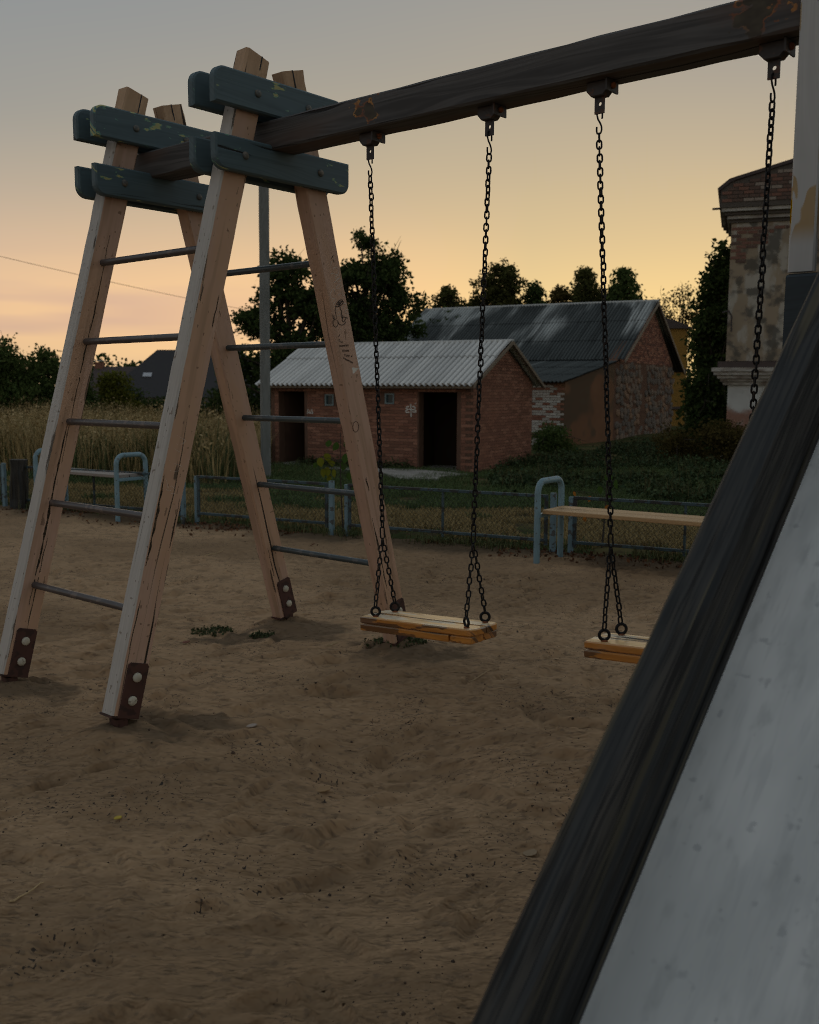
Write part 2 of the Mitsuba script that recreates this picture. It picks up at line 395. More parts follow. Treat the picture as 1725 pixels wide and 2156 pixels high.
# ------------------------------------------------------------------ mesh builders
def member(p0, p1, side, w, h, bsdf, bev=0.006, nseg=6, off=0.0, wob=0.0, seed=0, capb=None):
    """A timber from p0 to p1: w across `side`, h across the third axis, chamfered; faces 0 +side, 1 +third, 2 -side, 3 -third."""
    p0, p1 = np.asarray(p0, float), np.asarray(p1, float)
    a = norm(p1 - p0); s = norm(side - a * np.dot(side, a)); t = np.cross(a, s)
    L = np.linalg.norm(p1 - p0)
    x, y = w / 2, h / 2
    prof = [(x, -y + bev), (x, y - bev), (x - bev, y), (-x + bev, y), (-x, y - bev), (-x, -y + bev), (-x + bev, -y), (x - bev, -y)]
    fid = [0, 0.05, 1, 1.05, 2, 2.05, 3, 3.05]
    rng = np.random.default_rng(seed + 11)
    ks = np.linspace(0, 1, nseg + 1)
    shift = rng.normal(0, wob, (nseg + 1, 8, 2)) if wob else np.zeros((nseg + 1, 8, 2))
    vs, fs, uv = [], [], []
    for i in range(8):
        j = (i + 1) % 8
        base = len(vs)
        wid = math.hypot(prof[j][0] - prof[i][0], prof[j][1] - prof[i][1])
        for r, k in enumerate(ks):
            for q, (pi, d) in enumerate(((i, 0.0), (j, wid))):
                c = np.array(prof[pi]) + shift[r, pi]
                vs.append(p0 + a * (L * k) + s * c[0] + t * c[1])
                uv.append((off + L * k, 10 * math.floor(fid[i]) + d + (0.3 if fid[i] % 1 else 0)))
        for r in range(nseg):
            b = base + 2 * r
            fs += [(b, b + 1, b + 3), (b, b + 3, b + 2)]
    for k, flip in ((0, True), (nseg, False)):
        base = len(vs)
        for i in range(8):
            c = np.array(prof[i]) + shift[k, i]
            vs.append(p0 + a * (L * k / nseg) + s * c[0] + t * c[1])
            uv.append((off + c[0] * 0.6, 40 + c[1]))
        for i in range(1, 7):
            fs.append((base, base + i + 1, base + i) if flip else (base, base + i, base + i + 1))
    return ply((np.array(vs), np.array(fs)), bsdf, False, uv=np.array(uv))


def slab(poly, depth, o, X, Y, Z, bsdf, bev=0.006, off=0.0, vface=0.0):
    """Convex outline (x, y) counter-clockwise, extruded from 0 to depth along Z with bevelled rims; grain along X."""
    poly = np.asarray(poly, float)
    n = len(poly)
    e = np.roll(poly, -1, 0) - poly
    nor = np.stack([e[:, 1], -e[:, 0]], 1); nor /= np.linalg.norm(nor, axis=1, keepdims=True)
    bis = nor + np.roll(nor, 1, 0); bis /= np.sum(bis * nor, 1, keepdims=True)
    inner = poly - bis * bev
    rings = [(inner, 0.0), (poly, bev), (poly, depth - bev), (inner, depth)]
    vs, fs, uv = [], [], []

    def P(xy, z):
        return o + X * xy[0] + Y * xy[1] + Z * z
    for a in range(3):
        (r0, z0), (r1, z1) = rings[a], rings[a + 1]
        for i in range(n):
            j = (i + 1) % n
            b = len(vs)
            for xy, z in ((r0[i], z0), (r0[j], z0), (r1[j], z1), (r1[i], z1)):
                vs.append(P(xy, z)); uv.append((off + xy[0] + 0.3 * z, vface + xy[1] + z + 0.4))
            fs += [(b, b + 1, b + 2), (b, b + 2, b + 3)]
    for ring, z, flip in ((inner, 0.0, True), (inner, depth, False)):
        b = len(vs)
        for xy in ring:
            vs.append(P(xy, z)); uv.append((off + xy[0], vface + xy[1]))
        for i in range(1, n - 1):
            fs.append((b, b + i + 1, b + i) if flip else (b, b + i, b + i + 1))
    if np.dot(np.cross(X, Y), Z) < 0:
        fs = [f[::-1] for f in fs]
    return ply((np.array(vs), np.array(fs)), bsdf, False, uv=np.array(uv))


def tube_mesh(pts, r, n=8, closed=False, cap=True):
    p = np.asarray(pts, float); m = len(p)
    r = np.broadcast_to(r, (m,))
    t = (np.roll(p, -1, 0) - np.roll(p, 1, 0)) if closed else np.gradient(p, axis=0)
    t /= np.linalg.norm(t, axis=1, keepdims=True) + 1e-12
    ref = np.array([0, 0, 1.0]) if abs(t[0][2]) < 0.9 else np.array([1.0, 0, 0])
    a = norm(np.cross(t[0], ref)); A = []
    for k in range(m):
        a = a - t[k] * np.dot(a, t[k]); a = norm(a); A.append(a)
    A = np.array(A); B = np.cross(t, A)
    ang = np.arange(n) * 2 * np.pi / n
    v = (p[:, None] + r[:, None, None] * (np.cos(ang)[None, :, None] * A[:, None] + np.sin(ang)[None, :, None] * B[:, None])).reshape(-1, 3)
    f = []
    for i in range(m if closed else m - 1):
        i2 = (i + 1) % m
        for j in range(n):
            j2 = (j + 1) % n
            f += [(i * n + j, i * n + j2, i2 * n + j2), (i * n + j, i2 * n + j2, i2 * n + j)]
    if not closed and cap:
        v = np.vstack([v, p[0], p[-1]])
        for j in range(n):
            j2 = (j + 1) % n
            f += [(len(v) - 2, j2, j), (len(v) - 1, (m - 1) * n + j, (m - 1) * n + j2)]
    return trimesh.Trimesh(v, np.array(f), process=False)


def tube(pts, r, bsdf, n=8, closed=False):
    return ply(tube_mesh(pts, r, n, closed), bsdf, 50)


def box_mesh(o, X, Y, Z, sx, sy, sz, bev=0.0):
    """Box from corner o spanning sx*X, sy*Y, sz*Z."""
    m = trimesh.creation.box((1, 1, 1))
    v = np.array(m.vertices) + 0.5
    v = o + v[:, :1] * sx * X + v[:, 1:2] * sy * Y + v[:, 2:] * sz * Z
    f = np.array(m.faces)
    if np.dot(np.cross(X, Y), Z) < 0: f = f[:, ::-1]
    return trimesh.Trimesh(v, f, process=False)


def join(ms):
    return trimesh.util.concatenate(ms)


def extrude(poly, depth, m):
    g = trimesh.creation.extrude_polygon(poly, depth, engine='earcut')
    g.apply_transform(m)
    if np.linalg.det(m[:3, :3]) < 0:
        g = trimesh.Trimesh(g.vertices, g.faces[:, ::-1], process=False)
    return g


def dome_mesh(o, axis, r, h, n=12):
    axis = norm(axis)
    x = norm(np.cross(axis, [0.3, 0.5, 0.8])); y = np.cross(axis, x)
    vs, fs = [], []
    prof = [(r, 0), (r, h * 0.35), (r * 0.9, h * 0.65), (r * 0.6, h * 0.9), (0.001, h)]
    for rr, hh in prof:
        for k in range(n):
            a = 2 * np.pi * k / n
            vs.append(o + axis * hh + (x * math.cos(a) + y * math.sin(a)) * rr)
    for i in range(len(prof) - 1):
        for k in range(n):
            k2 = (k + 1) % n
            fs += [(i * n + k, i * n + k2, (i + 1) * n + k2), (i * n + k, (i + 1) * n + k2, (i + 1) * n + k)]
    return trimesh.Trimesh(np.array(vs), np.array(fs), process=False)


# ------------------------------------------------------------------ ground
def terrain(x, y):
    s = (x - F0[0]) * FN[0] + (y - F0[1]) * FN[1]
    t = np.clip((s - 0.6) / 9.0, 0, 1)
    return -0.35 * t * t * (3 - 2 * t)


def dist_beyond(x, y):
    return (x - F0[0]) * FN[0] + (y - F0[1]) * FN[1]


rng = np.random.default_rng(3)
LEG_SPOTS = []
W0, SL, LW, LDP, LSP, HTOP = 1.006, 0.2752, 0.150, 0.096, 1.023, 3.24
for sd in (-1, 1):
    for v_ in (0.0, -LSP):
        LEG_SPOTS.append(W(sd * W0, v_, 0)[:2])


def sand_height(x, y):
    P = np.stack([x, y, np.zeros_like(x)], -1)
    h = (meshkit.fbm(P * 0.7, 3, 1) - 0.5) * 0.085
    h += (meshkit.fbm(P * np.array([2.2, 4.0, 1]), 3, 2) - 0.5) * 0.026
    rid = 1 - np.abs(meshkit.fbm(P * np.array([5.0, 8.0, 1]) + 31, 3, 3) - 0.5) * 2
    patch = np.clip((meshkit.fbm(P * 1.1 + 7, 2, 6) - 0.38) * 4, 0, 1)
    h += (rid ** 6 - 0.3) * 0.016 * patch
    h += (meshkit.fbm(P * np.array([7.0, 20.0, 1]), 4, 4) - 0.5) * 0.026
    cre = np.abs(meshkit.fbm(P * np.array([4.2, 8.5, 1]) + 13, 3, 14) - 0.5) * 2
    h -= 0.012 * np.exp(-(cre / 0.10) ** 2) * np.clip((meshkit.fbm(P * 0.9 + 3, 2, 15) - 0.35) * 4, 0, 1)
    # hollows worn under the swing seats
    for u, v, r, dp in ((-0.25, 1.05, 0.50, 0.16), (-0.15, 2.3, 0.45, 0.16), (-0.9, 1.7, 0.6, 0.09)):
        c = W(u, v, 0)
        h -= dp * np.exp(-(((x - c[0]) ** 2 + (y - c[1]) ** 2) / r ** 2))
    for cx, cy in LEG_SPOTS:
        h += 0.06 * np.exp(-(((x - cx) ** 2 + (y - cy) ** 2) / 0.20 ** 2))
    r2 = np.random.default_rng(8)
    # scuffs and shoe prints
    for k in range(640):
        cx, cy = r2.uniform(-4.5, 4.0), r2.uniform(2.2, 9.5)
        an = r2.normal(0.35, 0.7); ln, wd = r2.uniform(0.05, 0.17), r2.uniform(0.018, 0.045)
        dp = r2.uniform(0.012, 0.032)
        m = (np.abs(x - cx) < 0.4) & (np.abs(y - cy) < 0.4)
        if not m.any(): continue
        dx, dy = x[m] - cx, y[m] - cy
        a = (dx * math.cos(an) + dy * math.sin(an)) / ln; b = (-dx * math.sin(an) + dy * math.cos(an)) / wd
        b = b + 0.6 * a * a
        h[m] += dp * (np.exp(-a * a - (b - 1.1) ** 2) - 1.2 * np.exp(-a * a - b * b))
    for k in range(46):
        cx, cy = r2.uniform(-3.2, 2.5), r2.uniform(2.3, 6.5)
        an = r2.uniform(0, 2 * np.pi)
        m = (np.abs(x - cx) < 0.3) & (np.abs(y - cy) < 0.3)
        if not m.any(): continue
        dx, dy = x[m] - cx, y[m] - cy
        a = dx * math.cos(an) + dy * math.sin(an); b = -dx * math.sin(an) + dy * math.cos(an)
        wd = 0.047 - 0.010 * np.cos(a * 22)
        e = np.sqrt((a / 0.135) ** 2 + (b / wd) ** 2)
        inside = np.clip((1.05 - e) / 0.15, 0, 1)
        tread = 0.0028 * np.sin(a * 2 * np.pi / 0.019) * inside
        h[m] += -0.012 * inside + 0.8 * tread + 0.007 * np.exp(-((e - 1.2) / 0.16) ** 2)
    return h


def grid_sheet(xs, ys, hf, keep=None):
    X, Y = np.meshgrid(xs, ys)
    Zh = hf(X, Y)
    v = np.stack([X, Y, Zh], -1).reshape(-1, 3)
    ny, nx = X.shape
    i, j = np.meshgrid(np.arange(ny - 1), np.arange(nx - 1), indexing='ij')
    a = i * nx + j
    q = np.stack([a, a + 1, a + nx + 1, a + nx], -1).reshape(-1, 4)
    if keep is not None:
        c = v[q].mean(1)
        q = q[keep(c[:, 0], c[:, 1])]
        used, inv = np.unique(q, return_inverse=True)
        v, q = v[used], inv.reshape(-1, 4)
    return v, np.vstack([q[:, [0, 1, 2]], q[:, [0, 2, 3]]])


ys = list(np.arange(-5.0, 1.7, 0.07)) + [1.7]
while ys[-1] < 15.0: ys.append(ys[-1] + 0.0042 * max(ys[-1], 2.6))
xs = np.concatenate([np.arange(-10.0, -7.5, 0.08), np.arange(-7.5, -3.2, 0.03), np.arange(-3.2, 2.6, 0.0125), np.arange(2.6, 4.6, 0.03), np.arange(4.6, 8.5, 0.08)])
sv, sf = grid_sheet(xs, np.array(ys), sand_height, lambda x, y: dist_beyond(x, y) < 0.05)
thing('sand', kind='structure'); labels['sand']['label'] = 'trampled brown playground sand with footprints'
whole('sand', ply((sv, sf), 'sand_mat', True))

gx = np.sign(np.linspace(-1, 1, 121)) * np.abs(np.linspace(-1, 1, 121)) ** 3.2 * 600
gy = np.sign(np.linspace(-1, 1, 121)) * np.abs(np.linspace(-1, 1, 121)) ** 3.2 * 600 + 12


def ground_h(x, y):
    s = dist_beyond(x, y)
    rough = (meshkit.fbm(np.stack([x, y, 0 * x], -1) * 0.3, 3, 12) - 0.5) * 0.2 * np.clip(s / 4, 0, 1)
    return terrain(x, y) + rough - np.where(s < 0.3, 0.075, 0.0) - np.where((s < -1.5) & (x > -9) & (x < 7.5) & (y > -4), 0.25, 0.0)


thing('ground', kind='structure'); labels['ground']['label'] = 'rough grassy soil around the playground'
gxs = np.unique(np.concatenate([gx, np.arange(-14, 12, 0.5)])); gys = np.unique(np.concatenate([gy, np.arange(4, 45, 0.5)]))
whole('ground', ply(grid_sheet(gxs, gys, ground_h), 'soil', True))


def gz(x, y):
    return float(ground_h(np.array([float(x)]), np.array([float(y)]))[0])


# ------------------------------------------------------------------ swing frame
sw = thing('playground_swing_frame', 'pinkish wooden double A-frame with dark cross boards, ladder rungs and a long dark beam', 'swing frame')


def leg_point(sd, v, z, du=0.0):
    return W(sd * (W0 - SL * z) + du, v, z)


LEGTOP = {(-1, 0): 3.245, (1, 0): 3.225, (-1, 1): 3.25, (1, 1): 3.235}
leg_keys = {}
for fi, v0 in enumerate((0.0, -LSP)):
    for sd in (-1, 1):
        z0 = 0.085
        p0, p1 = leg_point(sd, v0, z0), leg_point(sd, v0, 3.05)
        p2 = leg_point(sd, v0, LEGTOP[sd, fi])
        # side vector +U, third axis = axis x U; axis points up, so third is +V side when ordered so
        k = put(sw, 'leg', member(p0, p1, Ux, LW, LDP, 'leg_paint', 0.009, 26, off=3.7 * fi + 9.1 * sd, wob=0.0008, seed=fi * 2 + sd))
        leg_keys[sd, fi] = k
        ax = norm(p1 - p0); su = norm(Ux - ax * np.dot(Ux, ax))
        # cut raw timber end
        put(k, 'tip', member(p1 + ax * 0.002, p2, Ux, LW - 0.003, LDP - 0.003, 'raw_wood', 0.008, 3, off=fi * 2.3 + sd, wob=0.002, seed=fi + 3 * sd + 9), 'bare split timber end')
        put(k, 'split', ply(box_mesh(p1 + ax * 0.02 + su * (0.018 if sd < 0 else -0.012) + Vx * (LDP / 2 - 0.03), su + ax * 0.0, ax, Vx, 0.007, np.linalg.norm(p2 - p1) - 0.018, 0.0305), 'dark_paint'))
        # steel shoe: plate on the front, stub into the ground
        f = W(0, LDP / 2, 0) - O2
        c0 = p0 + f + su * 0.012 - ax * 0.01
        hw, ph = 0.058, 0.262
        poly = [(-hw, 0), (hw, 0), (hw, ph - 0.012), (hw - 0.012, ph), (-hw + 0.012, ph), (-hw, ph - 0.012)]
        put(k, 'foot_plate', slab(poly, 0.007, c0, su, ax, Vx, 'plate_iron', 0.0015))
        put(k, 'sole_plate', ply(box_mesh(p0 - ax * 0.011 - su * LW * 0.53 - Vx * LDP * 0.5, su, Vx, ax, LW * 1.02, LDP, 0.01), 'plate_iron'))
        put(k, 'stub', ply(box_mesh(W(sd * (W0 - SL * 0.03) - 0.03, v0 - 0.02, -0.12), Ux, Vx, Zx, 0.06, 0.06, 0.195), 'plate_iron'))
        for hz in (0.085, 0.195):
            bc = c0 + ax * hz + Vx * 0.007
            put(k, 'bolt', ply(dome_mesh(bc, Vx, 0.023, 0.017), 'bolt_cap', 40))



def fissure(sd, fi, z0, z1, off, wmax, seed, name='crack'):
    """A dark split or rotten streak along the front of a leg: a jagged thin sliver 0.7 mm proud."""
    r = np.random.default_rng(seed)
    n = max(6, int((z1 - z0) / 0.035))
    zs = np.linspace(z0, z1, n)
    wd = wmax * np.clip(np.sin(np.linspace(0.05, np.pi - 0.05, n)), 0.1, 1) * r.uniform(0.15, 1.0, n)
    md = off + np.cumsum(r.normal(0, 0.0016, n)) + r.normal(0, 0.0012, n)
    md = np.clip(md, -LW / 2 + 0.014 + wd / 2, LW / 2 - 0.014 - wd / 2)
    pts = [(m - w / 2, z) for m, w, z in zip(md, wd, zs)] + [(m + w / 2, z) for m, w, z in zip(md[::-1], wd[::-1], zs[::-1])]
    g = Polygon(pts).buffer(0.0006)
    if g.geom_type != 'Polygon': g = max(g.geoms, key=lambda q: q.area)
    m = trimesh.creation.extrude_polygon(g, 0.0007, engine='earcut')
    v = np.array(m.vertices)
    wv = np.array([leg_point(sd, -LSP * fi, z, x) + Vx * (LDP / 2 + 0.0002 + t) for x, z, t in v])
    put(leg_keys[sd, fi], name, ply(trimesh.Trimesh(wv, m.faces, process=False), 'rot_wood'))


fissure(-1, 1, 0.45, 1.42, -0.008, 0.020, 1); fissure(-1, 1, 1.2, 2.45, 0.006, 0.008, 2); fissure(-1, 1, 0.30, 0.80, 0.012, 0.010, 3)
fissure(-1, 0, 0.78, 1.20, -0.064, 0.020, 4); fissure(-1, 0, 0.85, 1.08, 0.058, 0.014, 5); fissure(-1, 0, 0.40, 0.62, -0.06, 0.010, 6)
fissure(1, 0, 0.42, 0.86, -0.050, 0.018, 7); fissure(1, 0, 0.62, 0.80, 0.02, 0.006, 8); fissure(1, 0, 1.02, 1.10, -0.045, 0.012, 9)
fissure(1, 1, 2.05, 2.45, 0.0, 0.012, 10); fissure(1, 1, 0.36, 0.55, -0.055, 0.014, 11); fissure(-1, 0, 1.9, 2.05, 0.05, 0.012, 12)

# cross boards: pairs before and behind the legs
ZL0, ZL1, ZU0, ZU1, TBK = 2.650, 2.814, 2.954, 3.124, 0.05


def rounded(u0, u1, z0, z1, r, top):
    pts = []
    def arc(cx, cz, a0, a1):
        for a in np.linspace(a0, a1, 7):
            pts.append((cx + r * math.cos(a), cz + r * math.sin(a)))
    if top:
        pts += [(u0, z0), (u1, z0)]
        arc(u1 - r, z1 - r, 0, np.pi / 2); arc(u0 + r, z1 - r, np.pi / 2, np.pi)
    else:
        arc(u0 + r, z0 + r, np.pi, 1.5 * np.pi); arc(u1 - r, z0 + r, 1.5 * np.pi, 2 * np.pi)
        pts += [(u1, z1), (u0, z1)]
    return pts


for fi, v0 in enumerate((0.0, -LSP)):
    for z0, z1, top, ua, ub in ((ZU0, ZU1, True, -0.432, 0.44), (ZL0, ZL1, False, -0.432, 0.474)):
        for near in (True, False):
            vs_ = v0 + LDP / 2 + 0.0015 if near else v0 - LDP / 2 - TBK - 0.0015
            if not near: ua_, ub_ = ua - 0.012, ub
            else: ua_, ub_ = ua, ub
            b = put(sw, 'cross_board', slab(rounded(ua_, ub_, z0, z1, 0.06, top), TBK, W(0, vs_, 0), Ux, Zx, Vx, 'worn_board_paint' if (fi == 1 and near and top) else 'board_paint', 0.008, off=fi * 2.3 + near * 5.1 + top * 7.7, vface=10 * (fi + 2 * near + 4 * top)),
                    'slate blue board with flaking green and yellow paint' if (fi == 1 and near and top) else None)
            if near:
                for sd in (-1, 1):
                    zc = (z0 + z1) / 2
                    c = W(sd * (W0 - SL * zc), vs_ + TBK, zc)
                    put(b, 'bolt', ply(dome_mesh(c, Vx, 0.019, 0.012), 'bolt_dark', 40))

# ladder rungs between the two A-frames
for sd in (-1, 1):
    for i in range(5):
        z = 0.555 + 0.4346 * i
        a, b = leg_point(sd, -LSP + LDP / 2 - 0.01, z), leg_point(sd, -LDP / 2 + 0.01, z)
        put(sw, 'rung', tube(np.linspace(a, b, 5), 0.0185, 'rung_pipe' if sd < 0 else 'rung_pipe_blue', 14))

# the beam
BZ0, BZ1, BW = 2.791, 2.936, 0.166
put(sw, 'beam', member(W(0, -LSP - 0.30, (BZ0 + BZ1) / 2), W(0, 4.35, (BZ0 + BZ1) / 2), Ux, BW, BZ1 - BZ0, 'beam_wood', 0.009, 40, wob=0.0012, seed=5), 'long dark weathered timber with orange knots')

HANG = [0.691, 1.379, 1.907, 2.587]
for hv in HANG:
    k = number(f'{sw}__hanger')
    o = W(0, hv, BZ0)
    housing = [(-0.047, 0.0), (-0.047, -0.034), (-0.026, -0.056), (0.026, -0.056), (0.047, -0.034), (0.047, 0.0)]
    scene[k + '__housing'] = slab(housing, 0.052, o - Ux * 0.026, Vx, Zx, Ux, 'bracket_iron', 0.003)
    scene[k + '__flange'] = ply(box_mesh(o + Vx * 0.0475 - Ux * 0.045 - Zx * 0.046, Vx, Ux, Zx, 0.007, 0.09, 0.045), 'bracket_iron')
    scene[k + '__bolt'] = ply(dome_mesh(o + Vx * 0.0545 - Zx * 0.022, Vx, 0.014, 0.013, 6), 'rust', False)
    tab = Polygon([(-0.021, -0.052), (-0.021, -0.118), (0.021, -0.118), (0.021, -0.052)]).difference(Point(0.002, -0.082).buffer(0.0075))
    scene[k + '__tab'] = ply(extrude(tab, 0.007, frame4(o - Ux * 0.0035, Vx, Zx, Ux)), 'bracket_iron')

# graffiti and scratches, on the front faces of the two near legs (flat marks 0.6 mm proud)
GV = LDP / 2


def strokes(parent, name, lines, r, bsdf, lab):
    ms = []
    for ln in lines:
        pts = np.array([W(u, GV + 0.0003, z) for u, z in ln])
        if len(pts) < 2: continue
        d = np.linspace(0, len(pts) - 1, 4 * (len(pts) - 1) + 1)
        i = np.minimum(d.astype(int), len(pts) - 2); f = (d - i)[:, None]
        p_ = np.vstack([pts[:1], pts, pts[-1:]])
        a, b, c, e = p_[i], p_[i + 1], p_[i + 2], p_[np.minimum(i + 3, len(p_) - 1)]
        q = 0.5 * (2 * b + (c - a) * f + (2 * a - 5 * b + 4 * c - e) * f ** 2 + (3 * b - a - 3 * c + e) * f ** 3)
        ms.append(tube_mesh(q, r, 4))
    put(parent, name, ply(join(ms), bsdf), lab, kind='stuff')


WHITE = [[(0.377, 2.226), (0.387, 2.233), (0.399, 2.233), (0.412, 2.229), (0.43, 2.231), (0.44, 2.244), (0.434, 2.261), (0.415, 2.266), (0.393, 2.257)], [(0.443, 2.21), (0.421, 2.204), (0.413, 2.212), (0.424, 2.221), (0.44, 2.223), (0.446, 2.212), (0.427, 2.2), (0.402, 2.182)], [(0.427, 2.2), (0.43, 2.189), (0.449, 2.193), (0.459, 2.207)], [(0.462, 2.174), (0.446, 2.177), (0.427, 2.169), (0.419, 2.158), (0.427, 2.151), (0.449, 2.16), (0.46, 2.172)], [(0.402, 2.135), (0.403, 2.149), (0.392, 2.147), (0.377, 2.13), (0.37, 2.115), (0.378, 2.102), (0.395, 2.099), (0.408, 2.1), (0.415, 2.09), (0.407, 2.078), (0.392, 2.079), (0.39, 2.09), (0.403, 2.098)], [(0.433, 2.119), (0.449, 2.129), (0.458, 2.132)], [(0.462, 2.144), (0.471, 2.118), (0.484, 2.125)], [(0.401, 2.078), (0.4, 2.062), (0.404, 2.054)], [(0.471, 2.074), (0.484, 2.077), (0.497, 2.076)], [(0.468, 2.047), (0.477, 2.063)], [(0.516, 2.046), (0.496, 2.042), (0.487, 2.031), (0.496, 2.026), (0.519, 2.027)], [(0.417, 2.037), (0.429, 2.047)], [(0.423, 2.029), (0.429, 2.021), (0.442, 2.026), (0.448, 2.031)], [(0.426, 2.009), (0.442, 2.008), (0.451, 2.013)], [(0.381, 2.297), (0.379, 2.282), (0.374, 2.269)], [(0.448, 1.935), (0.457, 1.938), (0.461, 1.931)]]
BLACK = [[(0.471, 2.094), (0.458, 2.096), (0.433, 2.084), (0.42, 2.068), (0.417, 2.059), (0.426, 2.056), (0.452, 2.064), (0.471, 2.078), (0.473, 2.089), (0.442, 2.081), (0.429, 2.067), (0.458, 2.08), (0.436, 2.061), (0.465, 2.087), (0.445, 2.07)], [(0.414, 2.061), (0.41, 2.033), (0.417, 2.011), (0.418, 1.991)], [(0.448, 2.057), (0.452, 2.044), (0.461, 2.034), (0.459, 2.016)], [(0.394, 1.983), (0.394, 1.964), (0.402, 1.949), (0.416, 1.946), (0.429, 1.957), (0.434, 1.972), (0.423, 1.983)], [(0.391, 2.012), (0.396, 1.99), (0.42, 1.989)], [(0.401, 2.008), (0.402, 1.98)], [(0.429, 1.974), (0.445, 1.962), (0.464, 1.959), (0.483, 1.966), (0.495, 1.98)], [(0.458, 2.02), (0.459, 2.003), (0.48, 2.004), (0.509, 1.999)], [(0.471, 2.014), (0.466, 1.983), (0.48, 1.979), (0.493, 1.996)], [(0.384, 2.311), (0.397, 2.327)], [(0.396, 2.307), (0.404, 2.293)], [(0.436, 1.893), (0.446, 1.907)]]
SCRATCH = [[(-0.669, 1.39), (-0.613, 1.361), (-0.616, 1.349), (-0.64, 1.34)], [(-0.686, 1.348), (-0.654, 1.342)], [(-0.69, 1.327), (-0.675, 1.321), (-0.64, 1.303)], [(-0.689, 1.322), (-0.691, 1.292)], [(-0.71, 1.27), (-0.698, 1.257)], [(-0.687, 1.253), (-0.659, 1.245), (-0.633, 1.235)], [(-0.701, 1.219), (-0.67, 1.211), (-0.65, 1.221), (-0.649, 1.229)], [(-0.728, 1.182), (-0.719, 1.155), (-0.715, 1.133)], [(-0.728, 1.13), (-0.7, 1.122)], [(-0.702, 1.143), (-0.694, 1.144), (-0.68, 1.133)], [(-0.681, 1.119), (-0.683, 1.106), (-0.699, 1.11)]]
legR, legL = leg_keys[1, 0], leg_keys[-1, 0]
strokes(legR, 'chalk_writing', WHITE, 0.0014, 'chalk', 'faint white scrawled letters')
strokes(legR, 'black_scribble', BLACK, 0.0022, 'ink', 'black marker scribble')
strokes(legL, 'scratched_letters', SCRATCH, 0.0009, 'chalk', 'pale scratched letters')


def lettering(parent, text, u, z, height, tilt, bsdf, name='lettering', width=None):
    m = meshkit.text_mesh(text, height, 0.0006)
    v = np.array(m.vertices)
    if width: v[:, 0] *= width / (v[:, 0].max() - v[:, 0].min())
    c, s = math.cos(tilt), math.sin(tilt)
    x, y = v[:, 0] * c - v[:, 1] * s, v[:, 0] * s + v[:, 1] * c
    wv = np.array([W(u + a, GV + 0.0002 + b, z + e) for a, e, b in zip(x, y, v[:, 2])])
    put(parent, name, ply(trimesh.Trimesh(wv, m.faces, process=False), bsdf))


for tx, u, z, hh, tilt, wd in (('\u0422\u044b', 0.432, 1.868, 0.016, -0.25, 0.032), ('\u043e\u0437\u0437\u0435\u0433\u0435\u0433\u0443\u0432\u0437', 0.440, 1.838, 0.013, 0.10, 0.075),
                           ('\u0431\u043b\u0430\u043a', 0.465, 1.812, 0.014, 0.08, 0.055), ('\u0421\u0430\u0442\u0441 +', 0.480, 1.790, 0.013, -0.1, 0.062),
                           ('\u0442\u0438\u0448\u0438\u043b\u0430\u043a', 0.470, 1.776, 0.012, -0.32, 0.085), ('\u041b\u041e\u0425', 0.556, 1.666, 0.020, 0.02, 0.055)):
    lettering(legR, tx, u, z, hh, tilt, 'ink', 'marker_lettering', wd)
st = [(0.0, 0.0), (0.02, 0.003), (0.05, -0.002), (0.055, 0.012), (0.052, 0.033), (0.03, 0.03), (0.004, 0.034), (-0.006, 0.028), (0.002, 0.016)]
put(legR, 'torn_sticker', ply(extrude(Polygon(st), 0.0006, frame4(W(0.546, GV + 0.0004, 1.695), Ux, Zx, Vx)), 'white_paint'), 'torn scrap of white sticker')
put(legR, 'knot', ply(tube_mesh([W(0.572 + 0.024 * math.cos(a), GV + 0.0002, 1.395 + 0.030 * math.sin(a)) for a in np.linspace(0, 2 * np.pi, 20)[:-1]], 0.0018, 5, True), 'plate_iron'))

# ------------------------------------------------------------------ swings
IN, OUT_R, WIRE = 0.0262, 0.0085, 0.0033


def link_mesh():
    pts = []
    hl, r = 0.0262 / 2 + 0.0038 - 0.0092, 0.0092
    for a in np.linspace(-np.pi / 2, np.pi / 2, 7): pts.append((-r * math.sin(a), 0, hl + r * math.cos(a)))
    for a in np.linspace(np.pi / 2, 3 * np.pi / 2, 7): pts.append((-r * math.sin(a), 0, -hl + r * math.cos(a)))
    return tube_mesh(pts, 0.0038, 7, True)


LINK = ply(link_mesh(), 'chain_iron', True)
LONG = ply(tube_mesh([(0.010 * math.sin(a), 0, (0.018 if math.cos(a) > 0 else -0.018) + 0.010 * math.cos(a)) for a in np.linspace(0.001, 2 * np.pi + 0.001, 25)[:-1]], 0.0036, 7, True), 'chain_iron', True)


def run_of_links(parent, a, b, rs, pitch=0.0262, first=0, slack=0.0):
    a, b = np.asarray(a, float), np.asarray(b, float)
    L = np.linalg.norm(b - a); n = max(1, int(round(L / pitch)))
    dirn = (b - a) / L
    x = norm(np.cross(dirn, [0.35, 0.9, 0.1])); y = np.cross(dirn, x)
    tw = rs.uniform(0, 2 * np.pi); rate = rs.normal(0, 0.05)
    for k in range(n):
        o = a + dirn * L * (k + 0.5) / n + x * rs.normal(0, 0.0008) + y * rs.normal(0, 0.0008)
        an = tw + (np.pi / 2 if (k + first) % 2 else 0) + rate * k + rs.normal(0, 0.10)
        X = x * math.cos(an) + y * math.sin(an)
        sc = (L / n) / pitch
        put(parent, 'link', moved(LINK, frame4(o, X, np.cross(dirn, X), dirn * sc)))


